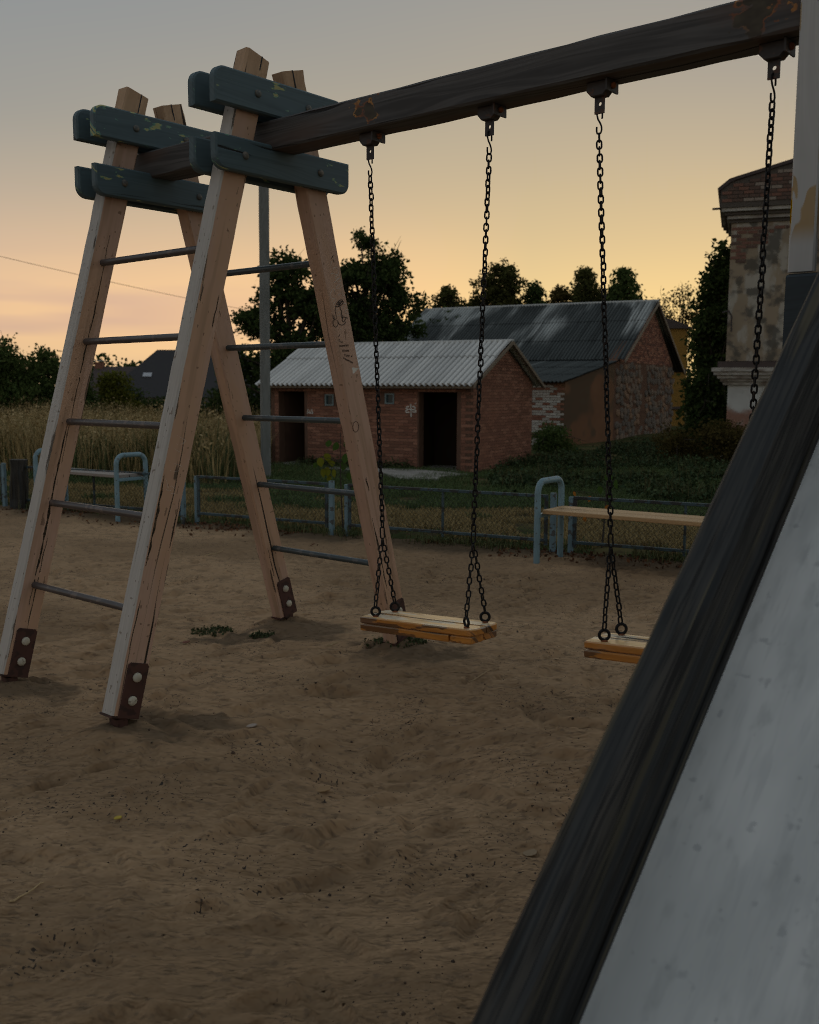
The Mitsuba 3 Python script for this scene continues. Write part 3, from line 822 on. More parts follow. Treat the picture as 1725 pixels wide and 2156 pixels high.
def make_swing(name, label, v0, v1, za, zb, hangs, seed):
    t = thing(name, label, 'swing', 'wooden swings hanging on chains from the beam')
    rs = np.random.default_rng(seed)
    # seat frame: X along the seat, Y across, N up
    Xs = norm(W(0, v1, zb) - W(0, v0, za)); Ys = Ux; Ns = np.cross(Ys, Xs) * (1 if np.cross(Ys, Xs)[2] > 0 else -1)
    o = W(0, v0, za); L = np.linalg.norm(W(0, v1, zb) - o)
    zs = number(f'{t}__seat')
    thick = 0.032
    for i, (y0, y1) in enumerate(((-0.105, -0.004), (0.004, 0.105))):
        r = 0.028
        if i == 0: poly = [(0.010, y0 + 0.004), (L - r, y0), (L - r * 0.4, y0 + r * 0.25), (L, y0 + r), (L + 0.004, y1), (0, y1)]
        else: poly = [(0, y0), (L + 0.003, y0), (L, y1 - r), (L - r * 0.4, y1 - r * 0.25), (L - r, y1), (r, y1 - 0.003), (0.006, y1 - r * 0.6)]
        put(zs, 'plank', slab(poly, thick, o - Ns * thick, Xs, Ys, Ns, 'seat_wood', 0.005, off=seed * 2.1 + i * 5, vface=10 * i))
    # battens and the lower board edges
    cuts = [0.0, 0.0 + L * 0.80, L - 0.012]
    for i, (y0, y1) in enumerate(((-0.098, -0.003), (0.003, 0.098))):
        for j in range(2):
            xa, xb = 0.006 + cuts[j] + (0.004 if j else 0), cuts[j + 1] - 0.002
            poly = [(xa, y0), (xb, y0), (xb, y1), (xa, y1)]
            put(zs, 'lower_board', slab(poly, 0.033, o - Ns * (thick + 0.0355 + 0.002 * rs.random()), Xs, Ys, Ns, 'seat_wood', 0.005, off=seed + i * 3 + j * 1.7, vface=10 * (i + 2 * j) + 20))
    for q, (hv, lx) in enumerate(((hangs[0], 0.085), (hangs[1], L - 0.055))):
        ch = number(f'{t}__chain')
        top = W(0, hv, BZ0 - 0.112)
        mid0 = o + Xs * lx
        split = mid0 + Ns * 0.355
        split = split + (W(0, 0, 0) - O2) * 0
        # S hook
        hk = []
        for a in np.linspace(0.15 * np.pi, 1.18 * np.pi, 9): hk.append((0.010 * math.cos(a), -0.0 + 0.010 * math.sin(a) + 0.004))
        hk = [(0.012, -0.028), (0.0125, -0.012), (0.011, 0.004), (0.005, 0.011), (-0.004, 0.010), (-0.010, 0.002), (-0.011, -0.012), (-0.006, -0.028), (0.002, -0.040), (0.009, -0.054), (0.0115, -0.068), (0.008, -0.080), (0.0, -0.085), (-0.008, -0.081), (-0.011, -0.070), (-0.0105, -0.056)]
        vd = norm(Vx * (1 if q == 0 else 0.25) + Ux * (0 if q == 0 else 0.97))
        put(ch, 'hook', tube([top + vd * a + Zx * (b + 0.002) for a, b in hk], 0.0036, 'chain_iron', 7))
        c_top = top - Zx * 0.083
        dn = norm(split - c_top)
        run_of_links(ch, c_top, split + Zx * 0.075, rs)
        for e in range(2): pass
        put(ch, 'connector', moved(LONG, frame4(split + Zx * 0.045, norm(Ux + Vx * 0.6), np.cross(-dn, norm(Ux + Vx * 0.6)), -dn)))
        for sg in (-1, 1):
            ring_c = mid0 + Ys * 0.07 * sg + Ns * 0.026
            run_of_links(ch, split + Zx * 0.012 + Ys * 0.004 * sg, ring_c + Ns * 0.022, rs, 0.031)
            X = norm(Xs * 0.77 + Ys * (0.64 if (q == 0 or sg > 0) else -0.35))
            put(ch, 'eye_ring', tube([ring_c + X * 0.020 * math.cos(a) + Ns * 0.020 * math.sin(a) for a in np.linspace(0, 2 * np.pi, 21)[:-1]], 0.0065, 'chain_iron', 8, True))
            put(ch, 'eye_nut', ply(dome_mesh(ring_c - Ns * 0.027, Ns, 0.015, 0.009, 6), 'rust', False))
    return t


make_swing('swing', 'amber varnished plank swing hanging level beside the A-frame, whole seat in view', 0.708, 1.397, 0.512, 0.554, HANG[:2], 4)
make_swing('swing', 'amber plank swing nearer the slide, its seat half hidden by the slide rail', 1.950, 2.64, 0.601, 0.648, HANG[2:], 9)

# ------------------------------------------------------------------ slide and play tower
sl = thing('slide', 'slide with pale grey sheet bed and thick dark timber rails in the right foreground', 'slide')
MS = 0.918                                                       # slope of the chute


def sp(u, v, dz=0.0):                                               # a point on the line of the rail's top edge
    return W(u, v, 1.955 + MS * (u + 0.664) + dz)


SD = norm(Ux + Zx * MS); SN = norm(np.cross(SD, Vx)); SN = SN if SN[2] > 0 else -SN
UB, UT = -2.52, -0.30
for v_in, name in ((3.0, 'side_rail'), (3.62, 'side_rail')):
    a, b = sp(UB, v_in + 0.05), sp(UT, v_in + 0.05)
    off = -SN * 0.105
    put(sl, name, member(a + off, b + off, Vx, 0.10, 0.21, 'slide_wood', 0.012, 30, off=v_in, wob=0.0006, seed=int(v_in * 10)))
bed_pts = []
us = np.linspace(UB, UT, 60)
vv = np.linspace(3.096, 3.624, 24)
PV, PF, PU = [], [], []
for i, u in enumerate(us):
    for j, v in enumerate(vv):
        c = sp(u, v) - SN * (0.168 + 0.010 * math.sin((v - 3.096) / 0.528 * np.pi))
        PV.append(c); PU.append((u * 1.35, v))
for i in range(59):
    for j in range(23):
        a = i * 24 + j
        PF += [(a, a + 24, a + 25), (a, a + 25, a + 1)]
put(sl, 'bed', ply((np.array(PV), np.array(PF)), 'slide_sheet', True, uv=np.array(PU)), 'scuffed pale grey sheet chute')
put(sl, 'bed_underside', ply(box_mesh(sp(UB, 3.098) - SN * 0.208, SD, Vx, SN, np.linalg.norm(sp(UT, 3) - sp(UB, 3)), 0.524, 0.02), 'slide_wood'))
put(sl, 'fillet', member(sp(UB, 3.1) - SN * 0.172 + Vx * 0.006, sp(UT, 3.1) - SN * 0.172 + Vx * 0.006, Vx, 0.012, 0.03, 'slide_wood', 0.003, 10, off=2.0))
for v_in in (3.05, 3.67):
    foot = sp(-2.3, v_in)
    put(sl, 'leg', member(W(-2.3, v_in, -0.1), W(-2.3, v_in, foot[2] - 0.22), Ux, 0.09, 0.09, 'slide_wood', 0.006, 4))

tw = thing('play_tower', 'play tower corner with pale painted post on a dark slate platform board behind the slide', 'play tower')
put(tw, 'post', member(W(-0.10 + 0.0, 2.7525, 2.001), W(-0.10, 2.7525, 4.3), Vx, 0.088, 0.03, 'pale_post', 0.006, 12, off=1.2), 'pale grey painted post with peeling tan patches')
put(tw, 'dark_post', member(W(-0.04, 2.855, -0.1), W(-0.04, 2.855, 4.3), Vx, 0.10, 0.10, 'slide_wood', 0.008, 12, off=3.3))
put(tw, 'rim_board', member(W(-0.118, 2.715, 1.81), W(-0.118, 3.82, 1.81), Zx, 0.36, 0.045, 'slate_paint', 0.008, 10, off=6.6), 'slate blue platform edge board')
for j in range(7):
    put(tw, 'deck_plank', member(W(-0.02 + j * 0.125, 2.70, 1.985), W(-0.02 + j * 0.125, 3.80, 1.985), Ux, 0.115, 0.03, 'slide_wood', 0.004, 4, off=j * 1.3))
for u_, v_ in ((0.80, 2.76), (0.80, 3.76), (-0.04, 3.76)):
    put(tw, 'corner_post', member(W(u_, v_, -0.1), W(u_, v_, 4.3), Vx, 0.10, 0.10, 'slide_wood', 0.008, 8, off=u_ + v_))
put(tw, 'roof_panel', ply(box_mesh(W(-0.3, 2.5, 4.30), Ux, Vx, Zx, 1.4, 1.5, 0.04), 'slate_paint', False, uv=np.zeros((8, 2))))

# ------------------------------------------------------------------ benches
def make_bench(label, o, ang, L, hz, uw, slat_mat, seat_z, nslat=2):
    """o: ground point of the near leg at the start; ang: heading of the seat."""
    t = thing('bench', label, 'bench', 'low benches with bent blue pipe ends along the fence')
    X = np.array([math.cos(ang), math.sin(ang), 0]); Yb = np.array([-X[1], X[0], 0])
    Yb = Yb if Yb[1] > 0 else -Yb
    for s0 in (0.0, L):
        c = np.array([o[0], o[1], 0]) + X * s0
        pts = [c - Zx * 0.15]
        r = 0.11
        pts += [c + Zx * z for z in np.linspace(0, hz - r, 5)]
        for a in np.linspace(0, np.pi / 2, 7)[1:]: pts.append(c + Zx * (hz - r) + Yb * (r - r * math.cos(a)) + Zx * r * math.sin(a))
        for a in np.linspace(0, np.pi / 2, 7): pts.append(c + Zx * (hz - r) + Yb * (uw - r + r * math.sin(a)) + Zx * r * math.cos(a))
        pts += [c + Yb * uw + Zx * z for z in np.linspace(hz - r, 0, 5)[1:]] + [c + Yb * uw - Zx * 0.15]
        put(t, 'pipe_end', tube(pts, 0.030, 'blue_pipe', 12))
        put(t, 'cross_bar', ply(box_mesh(c - X * 0.02 + Yb * 0.02 + Zx * (seat_z - 0.075), X, Yb, Zx, 0.04, uw - 0.04, 0.035), 'blue_pipe'))
    w = (uw - 0.06) / nslat - 0.012
    for i in range(nslat):
        y = 0.036 + i * (w + 0.014) + w / 2
        c = np.array([o[0], o[1], seat_z - 0.02]) + Yb * y
        put(t, 'slat', member(c - X * (-0.033), c + X * (L - 0.033), Yb, w, 0.038, slat_mat, 0.005, 6, off=i * 3.1 + L))
    return t


make_bench('bench with warm tan slats beside the slide, bent blue pipe end standing on the sand', (1.18, 9.10), math.atan2(-0.559, 0.829), 1.75, 0.775, 0.50, 'bench_wood', 0.515)
make_bench('bench with grey weathered slats behind the ladder legs, near the stump', (-4.90, 13.0), math.atan2(-0.55, 0.79), 1.62, 0.80, 0.45, 'grey_wood', 0.56)

# ------------------------------------------------------------------ fence
fe = thing('fence', 'low blue-grey metal fence of wire mesh panels between the sand and the grass', 'fence')


def fp(t, z=0.0, s=0.0):
    q = F0 + FD * t + FN * s
    return np.array([q[0], q[1], z])


FD3, FN3 = np.array([FD[0], FD[1], 0]), np.array([FN[0], FN[1], 0])


def bar(t, name, a, b, w, h, mat='fence_iron'):
    a, b = np.asarray(a), np.asarray(b)
    put(t, name, member(a, b, FN3, w, h, mat, 0.003, 2))


POSTS = [-8.05, -5.25, -2.13, 0.0, 2.60, 5.05]
ZT, ZB = 0.56, 0.115
for i, t0 in enumerate(POSTS):
    put(fe, 'post', member(fp(t0, -0.2, -0.03), fp(t0, 0.60, -0.03), FD3, 0.055, 0.045, 'post_iron', 0.004, 3))
    if i:
        put(fe, 'gate_post', member(fp(t0 + 0.17, -0.2, 0.02), fp(t0 + 0.17, 0.565, 0.02), FD3, 0.05, 0.04, 'post_iron', 0.004, 3))
for i in range(len(POSTS) - 1):
    a, b = POSTS[i] + (0.20 if i else 0.06), POSTS[i + 1] - 0.07
    bar(fe, 'top_rail', fp(a, ZT), fp(b, ZT), 0.035, 0.03)
    bar(fe, 'bottom_rail', fp(a, ZB), fp(b, ZB), 0.035, 0.03)
    for tt in (a + 0.015, (a + b) / 2, b - 0.015):
        put(fe, 'upright', member(fp(tt, ZB - 0.05), fp(tt, ZT), FD3, 0.022 if tt == (a + b) / 2 else 0.035, 0.025, 'fence_iron', 0.002, 2))
    ms = []
    step = 0.055
    H = ZT - ZB
    for sgn in (1, -1):
        for c in np.arange(a - H, b, step):
            t0, t1 = c, c + H
            u0, u1 = max(t0, a), min(t1, b)
            if u1 - u0 < 0.02: continue
            z0, z1 = ZB + (u0 - t0), ZB + (u1 - t0)
            if sgn < 0: z0, z1 = ZT - (u0 - t0), ZT - (u1 - t0)
            ms.append(tube_mesh([fp(u0, z0, 0.002 * sgn), fp(u1, z1, 0.002 * sgn)], 0.0016, 3, cap=False))
    put(fe, 'wire_mesh', ply(join(ms), 'fence_wire'), kind='stuff')

t = thing('stump_post', 'short thick dark weathered stump at the far left end of the fence', 'post')
whole(t, member((-5.27, 13.32, -0.15), (-5.25, 13.33, 0.66), np.array([1.0, 0.2, 0]), 0.21, 0.20, 'slide_wood', 0.02, 6, wob=0.006, seed=4))

# ------------------------------------------------------------------ toilet block
Z0 = -0.35
A3, B3 = np.array([*TA, 0]), np.array([*TB, 0])


def tb(s, b, z):
    return np.array([*(TC + TA * s + TB * b), z])


UNIT = trimesh.creation.box((1, 1, 1))
BRICKS = {k: ply(UNIT, 'brick_' + k) for k in 'abc'}
OLDB = {k: ply(UNIT, 'old_brick_' + k) for k in 'abc'}


def brick_spots(poly, bl, bh, joint, half=True):
    """Centres and lengths of bricks of a running bond that lie in the outline poly (x, z)."""
    from shapely.prepared import prep
    pp = prep(poly.buffer(-0.004))
    x0, z0, x1, z1 = poly.bounds
    out = []
    for r in range(int((z1 - z0) / (bh + joint)) + 1):
        z = z0 + joint / 2 + r * (bh + joint)
        x = x0 + (0 if r % 2 == 0 else -(bl + joint) / 2)
        while x < x1:
            for lo, hi in ((x, x + bl), (x, x + bl * 0.48), (x + bl * 0.52, x + bl)):
                if pp.contains(sbox(lo + 0.004, z, hi - 0.004, z + bh)):
                    out.append(((lo + hi) / 2, z + bh / 2, hi - lo))
                    if hi - lo > bl * 0.9: break
            x += bl + joint
    return out


def lay(holder, poly, P, X, N, n_parts, lib, cols, rs, bl=0.25, bh=0.065, joint=0.012, proud=0.007, near=None, skip=0.0, mat='brick_mix'):
    spots = brick_spots(poly, bl, bh, joint)
    if near is not None: spots.sort(key=lambda s: abs(s[0] - near[0]) + abs(s[1] - near[1]))
    vs, fs, cs = [], [], []
    for i, (x, z, l) in enumerate(spots):
        if rs.random() < skip: continue
        dpt = 0.03 + proud * (0.7 + 0.6 * rs.random())
        o = P(x, z) + N * (dpt / 2 - 0.03)
        m = frame4(o, X * l, N * dpt, Zx * bh)
        if np.linalg.det(m[:3, :3]) < 0: m = frame4(o, X * -l, N * dpt, Zx * bh)
        if i < n_parts:
            put(holder, 'brick', moved(lib['aabbbc'[rs.integers(6)]], m))
        else:
            v = np.array(UNIT.vertices) @ m[:3, :3].T + m[:3, 3]
            fs.append(np.array(UNIT.faces) + 8 * len(vs)); vs.append(v)
            c = np.array(cols[rs.integers(len(cols))]) * rs.uniform(0.90, 1.10)
            cs.append(np.tile(c, (8, 1)))
    if vs:
        put(holder, 'brickwork', ply((np.vstack(vs), np.vstack(fs)), mat, False, color=np.vstack(cs)), kind='stuff')


tl = thing('toilet_block', 'small red brick toilet block with grey corrugated roof and two dark doorways', 'outbuilding')
rs = np.random.default_rng(21)
D1, D2, DT, FL_, DP, EZ, RZ = (4.80, 5.62), (0.36, 1.40), 1.57, 5.88, 3.95, 1.84, 2.80
front = Polygon([(0, Z0 - 0.2), (FL_, Z0 - 0.2), (FL_, EZ), (0, EZ)])
for d_ in (D1, D2): front = front.difference(sbox(d_[0], Z0 - 0.3, d_[1], DT))
vents = ((3.89, 4.15, 1.21, 1.50), (2.10, 2.36, 1.27, 1.53))
for v_ in vents: front = front.difference(sbox(v_[0], v_[2], v_[1], v_[3]))
mF = frame4(tb(0, 0.25, 0), A3, Zx, -B3)
fw_ = put(tl, 'front_wall', ply(extrude(front, 0.25, mF), 'mortar'))
BC = [(0.285, 0.132, 0.088), (0.235, 0.110, 0.075), (0.325, 0.160, 0.108), (0.215, 0.104, 0.070)]
fz = front.intersection(sbox(-1, Z0, 9, EZ))
lay(fw_, fz, lambda x, z: tb(x, 0.0, z), A3, -B3, 0, BRICKS, BC, rs)
gable = Polygon([(0.0, Z0 - 0.2), (DP, Z0 - 0.2), (DP, EZ), (DP / 2, RZ - 0.03), (0.0, EZ)])
gw = put(tl, 'gable_wall', ply(extrude(gable, 0.25, frame4(tb(0.25, 0, 0), B3, Zx, -A3)), 'mortar'))
lay(gw, gable.intersection(sbox(-1, Z0, 9, 9)), lambda x, z: tb(0, x, z), B3, -A3, 290, BRICKS, BC, rs, near=(1.2, 0.7))
put(tl, 'back_wall', ply(box_mesh(tb(0.25, DP - 0.25, Z0 - 0.2), A3, B3, Zx, FL_ - 0.5, 0.25, EZ - Z0 + 0.2), 'inner_wall'))
put(tl, 'far_gable', ply(extrude(gable, 0.25, frame4(tb(FL_, 0, 0), B3, Zx, -A3)), 'mortar'))
for s_ in (1.75, 4.4):
    put(tl, 'partition', ply(box_mesh(tb(s_, 0.26, Z0), A3, B3, Zx, 0.12, DP - 0.55, EZ - Z0), 'inner_wall'))
put(tl, 'screen_wall', ply(box_mesh(tb(0.27, 1.5, Z0), A3, B3, Zx, 1.47, 0.12, EZ - Z0), 'inner_wall'))
put(tl, 'screen_wall', ply(box_mesh(tb(4.53, 1.5, Z0), A3, B3, Zx, 1.08, 0.12, EZ - Z0), 'inner_wall'))
put(tl, 'ceiling', ply(box_mesh(tb(0.26, 0.26, EZ + 0.01), A3, B3, Zx, FL_ - 0.52, DP - 0.55, 0.03), 'inner_wall'))
put(tl, 'floor_slab', ply(box_mesh(tb(0.25, -0.3, Z0 - 0.15), A3, B3, Zx, FL_ - 0.5, DP, 0.17), 'path_concrete'))
for x0_, x1_, z0_, z1_ in vents:
    k = number(f'{tl}__vent')
    fr = sbox(x0_, z0_, x1_, z1_).difference(sbox(x0_ + 0.03, z0_ + 0.03, x1_ - 0.03, z1_ - 0.03))
    put(k, 'frame', ply(extrude(fr, 0.08, frame4(tb(0, 0.06, 0), A3, Zx, -B3)), 'vent_frame'))
    put(k, 'pane', ply(extrude(sbox(x0_ + 0.02, z0_ + 0.02, x1_ - 0.02, z1_ - 0.02), 0.01, frame4(tb(0, 0.05, 0), A3, Zx, -B3)), 'dark_glass'))


def wall_paint(name, lines, r, text):
    ms = []
    for ln in lines:
        ms.append(tube_mesh([tb(x, -0.0095, z) for x, z in ln], r, 5))
    m = join(ms)
    put(fw_, name, ply(m, 'white_paint'), text)


# the painted letters over the doors, partly blotted out: a women's and a men's initial
cx, cz = 1.62, 1.15
wall_paint('painted_letter', [[(cx + 0.01, cz + 0.13), (cx, cz + 0.02), (cx - 0.01, cz - 0.19)], [(cx - 0.04, cz + 0.06), (cx - 0.10, cz + 0.055), (cx - 0.13, cz + 0.02), (cx - 0.08, cz - 0.01), (cx - 0.15, cz - 0.04), (cx - 0.14, cz - 0.075), (cx - 0.05, cz - 0.07)], [(cx + 0.05, cz + 0.06), (cx + 0.12, cz + 0.05), (cx + 0.14, cz + 0.01), (cx + 0.07, cz - 0.015), (cx + 0.15, cz - 0.05), (cx + 0.13, cz - 0.085), (cx + 0.04, cz - 0.08)], [(cx - 0.12, cz - 0.02), (cx + 0.12, cz + 0.0)], [(cx - 0.13, cz + 0.12), (cx - 0.135, cz + 0.15)]], 0.017, 'white painted letter')
cx, cz = 4.62, 1.05
wall_paint('painted_letter', [[(cx + 0.08, cz - 0.06), (cx + 0.07, cz + 0.06), (cx, cz - 0.01), (cx - 0.06, cz + 0.06), (cx - 0.08, cz - 0.06)], [(cx - 0.05, cz - 0.05), (cx + 0.05, cz - 0.03)]], 0.014, 'small white painted letter')


def corrugated(w, l, waves, amp=0.025):
    """A corrugated sheet in its own frame: x across (0..w), y down the slope (0..l), z proud; thickness by a folded lower edge."""
    n = waves * 6 + 1
    x = np.linspace(0, w, n)
    z = amp * np.cos(x / w * waves * 2 * np.pi)
    rows = [(0.0, 0.0), (l, 0.0), (l, -0.008), (0.0, -0.008)]
    v = np.vstack([np.stack([x, np.full(n, y), z + dz], 1) for y, dz in rows])
    f = []
    for r in range(3):
        for i in range(n - 1):
            a = r * n + i
            f += [(a, a + n, a + 1), (a + 1, a + n, a + n + 1)]
    uv = np.vstack([np.stack([x / w * waves, np.full(n, y)], 1) for y, dz in rows])
    return trimesh.Trimesh(v, np.array(f), process=False), uv


def roof_slope(t, ridge_o, along, down, length, slope, sheet_w, rows, waves, bsdf, seed, amp=0.03, name='roof_sheet'):
    """Sheets laid from the ridge down; each an entry."""
    up = norm(np.cross(along, down)); up = up if up[2] > 0 else -up
    nw = max(1, int(round(length / sheet_w))); w = length / nw
    rr = np.random.default_rng(seed)
    total = sum(rows)
    y = 0.0
    for ri, frac in enumerate(rows):
        l = slope * frac / total
        cm, cuv = corrugated(w, l + (0.12 if ri < len(rows) - 1 else 0), waves, amp)
        shape = ply(cm, bsdf, False, uv=cuv)
        for i in range(nw):
            o = ridge_o + along * (i * w) + down * (y + rr.normal(0, 0.008)) + up * (0.03 + 0.022 * (len(rows) - 1 - ri) + rr.normal(0, 0.002))
            put(t, name, moved(shape, frame4(o, along, down, up)))
        y += l


SLP = math.hypot(DP / 2 + 0.33, (RZ - EZ) * (DP / 2 + 0.33) / (DP / 2))
dn1 = norm(tb(0, 0, EZ) - tb(0, DP / 2, RZ)); dn2 = norm(tb(0, DP, EZ) - tb(0, DP / 2, RZ))
ro = tb(-0.22, DP / 2, RZ + 0.03)
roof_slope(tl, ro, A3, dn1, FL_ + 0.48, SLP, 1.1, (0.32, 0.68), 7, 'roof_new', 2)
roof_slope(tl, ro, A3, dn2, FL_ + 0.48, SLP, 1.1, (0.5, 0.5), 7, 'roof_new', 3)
put(tl, 'ridge_cap', ply(tube_mesh([tb(-0.24, DP / 2, RZ + 0.055), tb(FL_ + 0.28, DP / 2, RZ + 0.055)], 0.06, 8), 'ridge_grey', 50))
put(tl, 'fascia', ply(box_mesh(tb(-0.16, -0.27, EZ - 0.18), A3, B3, Zx, FL_ + 0.38, 0.03, 0.12), 'fascia_wood'))
for dn_, b0 in ((dn1, 0), (dn2, 0)):
    put(tl, 'barge_board', ply(box_mesh(ro - Zx * 0.05 - A3 * 0.03, dn_, A3, Zx, SLP, 0.03, 0.085), 'fascia_wood'))

# ------------------------------------------------------------------ barn behind
BO = np.array([5.6, 36.0])


def bb(s, b, z):
    return np.array([*(BO + TA * s + TB * b), z])


ba = thing('barn', 'old barn with patchy dark corrugated roof, brick gable and stone wall behind the toilets', 'barn')
rs = np.random.default_rng(31)
T0, TK, T1, TR = -0.1, 5.75, 15.2, 11.1
ZE, ZR, ZR2, ZLOW = 2.86, 5.60, 2.62, 1.98
BL = 11.4
gpoly = Polygon([(TK, -1.2), (T1, -1.2), (T1, ZR2 + 0.3), (TR, ZR - 0.05), (TK, ZE - 0.15)])
gwall = put(ba, 'gable_wall', ply(extrude(gpoly, 0.4, frame4(bb(0.4, 0, 0), B3, Zx, -A3)), 'mortar'))
lay(gwall, Polygon([(TK + 0.1, 2.75), (T1, 2.85), (T1, ZR2 + 0.3), (TR, ZR - 0.08), (TK + 0.8, 3.0)]), lambda x, z: bb(0, x, z), B3, -A3, 0, OLDB,
    [(0.25, 0.10, 0.065), (0.19, 0.08, 0.055), (0.30, 0.14, 0.09), (0.13, 0.06, 0.045)], rs, bl=0.27, bh=0.075, joint=0.018, proud=0.012)
# rubble stones
STONES = {}
for k_ in 'abc':
    for q in range(2):
        m = trimesh.creation.icosphere(1, 0.5)
        v = np.array(m.vertices); v *= (1 + 0.28 * (meshkit.noise(v * 3 + 9 * q + ord(k_), q) - 0.5))[:, None]
        v = np.sign(v) * np.abs(v) ** 0.72 * 0.8
        STONES[k_ + str(q)] = ply(trimesh.Trimesh(v, m.faces, process=False), 'stone_' + k_, 35)
z = -0.75
while z < 2.6:
    hh = rs.uniform(0.22, 0.32); x = TK + 0.1 + rs.uniform(0, 0.3)
    while x < T1 - 0.1:
        l = rs.uniform(0.32, 0.62)
        if rs.random() > 0.06 and not (abs(x - 9.9) < 0.35):
            o = bb(0, x + l / 2, z + hh / 2 + rs.normal(0, 0.06)); an_ = rs.normal(0, 0.25)
            put(gwall, 'stone', moved(STONES['aabbbc'[rs.integers(6)] + str(rs.integers(2))], frame4(o, (B3 * math.cos(an_) + Zx * math.sin(an_)) * l * rs.uniform(0.8, 1.1), (Zx * math.cos(an_) - B3 * math.sin(an_)) * hh * rs.uniform(0.8, 1.4), -A3 * rs.uniform(0.05, 0.13))))
        x += l
    z += hh
# lean-to: plastered side, peeling brick front
lpoly = Polygon([(T0, -1.0), (TK, -1.0), (TK, ZE - 0.1), (T0, ZLOW - 0.05)])
put(ba, 'lean_to_side', ply(extrude(lpoly, 0.3, frame4(bb(0.3, 0, 0), B3, Zx, -A3)), 'barn_plaster'))
lf = put(ba, 'lean_to_front', ply(box_mesh(bb(0.31, T0, -1.0), A3, B3, Zx, BL - 0.3, 0.3, ZLOW + 0.93), 'mortar'))
lay(lf, sbox(0.02, -0.9, 2.6, ZLOW - 0.08), lambda x, z: bb(x, T0, z), A3, -B3, 0, OLDB, [(0.50, 0.47, 0.42), (0.42, 0.38, 0.33), (0.28, 0.13, 0.085), (0.24, 0.105, 0.07), (0.46, 0.42, 0.37)], rs, bl=0.26, bh=0.075, joint=0.016, proud=0.012)
put(ba, 'back_wall', ply(box_mesh(bb(0.4, T1 - 0.3, -1.0), A3, B3, Zx, BL - 0.4, 0.3, ZR2 + 1.0), 'mortar'))
put(ba, 'far_gable', ply(extrude(Polygon([(T0, -1), (T1, -1), (T1, ZR2), (TR, ZR - 0.05), (TK, ZE - 0.1), (T0, ZLOW - 0.1)]), 0.3, frame4(bb(BL, 0, 0), B3, Zx, -A3)), 'mortar'))
ro = bb(-0.28, TR, ZR + 0.02)
dnF = norm(bb(0, 6.2, ZE + 0.03) - bb(0, TR, ZR)); slF = np.linalg.norm(bb(0, 6.2, ZE) - bb(0, TR, ZR))
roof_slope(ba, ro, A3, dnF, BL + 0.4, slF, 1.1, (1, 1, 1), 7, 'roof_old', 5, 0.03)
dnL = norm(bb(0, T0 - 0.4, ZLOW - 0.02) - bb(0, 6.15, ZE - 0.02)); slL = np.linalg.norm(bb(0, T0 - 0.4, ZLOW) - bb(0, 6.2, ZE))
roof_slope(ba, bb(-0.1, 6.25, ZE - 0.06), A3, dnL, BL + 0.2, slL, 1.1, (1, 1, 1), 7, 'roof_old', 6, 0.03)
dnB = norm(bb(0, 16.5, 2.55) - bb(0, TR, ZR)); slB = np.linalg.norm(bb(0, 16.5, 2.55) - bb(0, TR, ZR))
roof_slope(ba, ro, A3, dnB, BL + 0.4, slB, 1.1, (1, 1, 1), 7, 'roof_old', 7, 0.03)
put(ba, 'ridge_cap', ply(tube_mesh([bb(-0.3, TR, ZR + 0.06), bb(BL + 0.15, TR, ZR + 0.06)], 0.08, 8), 'ridge_grey', 50))
for dn_, sl_ in ((dnF, slF), (dnB, slB)):
    put(ba, 'barge_board', ply(box_mesh(ro - A3 * 0.05 - Zx * 0.12, dn_, A3, Zx, sl_, 0.05, 0.13), 'fascia_wood'))

# ------------------------------------------------------------------ old building fragment on the right, ochre house, far house
ob = thing('old_building', 'tall ruined brick and plaster pier with moulded cornices behind the slide', 'building')
rs = np.random.default_rng(41)
YF = 27.0
E1, E2 = np.array([0.950, -0.312, 0]), np.array([0.312, 0.950, 0])


def ob_p(x, y, z):
    return np.array([8.47, YF, 0]) + E1 * x + E2 * y + Zx * z


OW = 4.2
put(ob, 'upper_wall', ply(box_mesh(ob_p(0, 0, 2.43), E1, E2, Zx, OW, 3.0, 3.6), 'old_plaster'))
put(ob, 'lower_wall', ply(box_mesh(ob_p(0.08, 0.02, -1.0), E1, E2, Zx, OW, 3.0, 2.80), 'old_plaster'), 'white and pink flaking lower wall')
put(ob, 'plinth', ply(box_mesh(ob_p(-0.04, -0.12, -1.0), E1, E2, Zx, OW, 3.2, 0.86), 'stucco'))
zc = 1.80
for i, (hh, pj) in enumerate(((0.085, 0.07), (0.075, 0.14), (0.085, 0.22), (0.09, 0.31), (0.10, 0.37))):
    put(ob, 'lower_cornice', ply(box_mesh(ob_p(-pj + 0.02, -pj, zc), E1, E2, Zx, OW + pj, 3.0 + pj, hh + 0.002 * (i % 2)), 'stucco'))
    zc += hh + 0.004
put(ob, 'cornice_cap', ply(box_mesh(ob_p(-0.2, -0.2, zc), E1, E2, Zx, OW + 0.2, 3.2, 0.16), 'roof_brown'))
zc = 6.03
for i, pj in enumerate((0.05, 0.12, 0.19, 0.27, 0.32)):
    put(ob, 'upper_cornice', ply(box_mesh(ob_p(-pj + 0.01, -pj, zc), E1, E2, Zx, OW + pj, 3.0 + pj, 0.085), 'stucco' if i in (1, 3) else 'dark_stone'))
    zc += 0.089
PZ = zc
ped = Polygon([(-0.30, PZ), (OW, PZ), (OW, 8.25), (1.6, 7.46), (0.10, 7.07), (-0.05, 7.02), (-0.30, 6.84)])
pw = put(ob, 'pediment', ply(extrude(ped, 2.6, frame4(ob_p(0, 2.3, 0), E1, Zx, -E2)), 'dark_stone'))
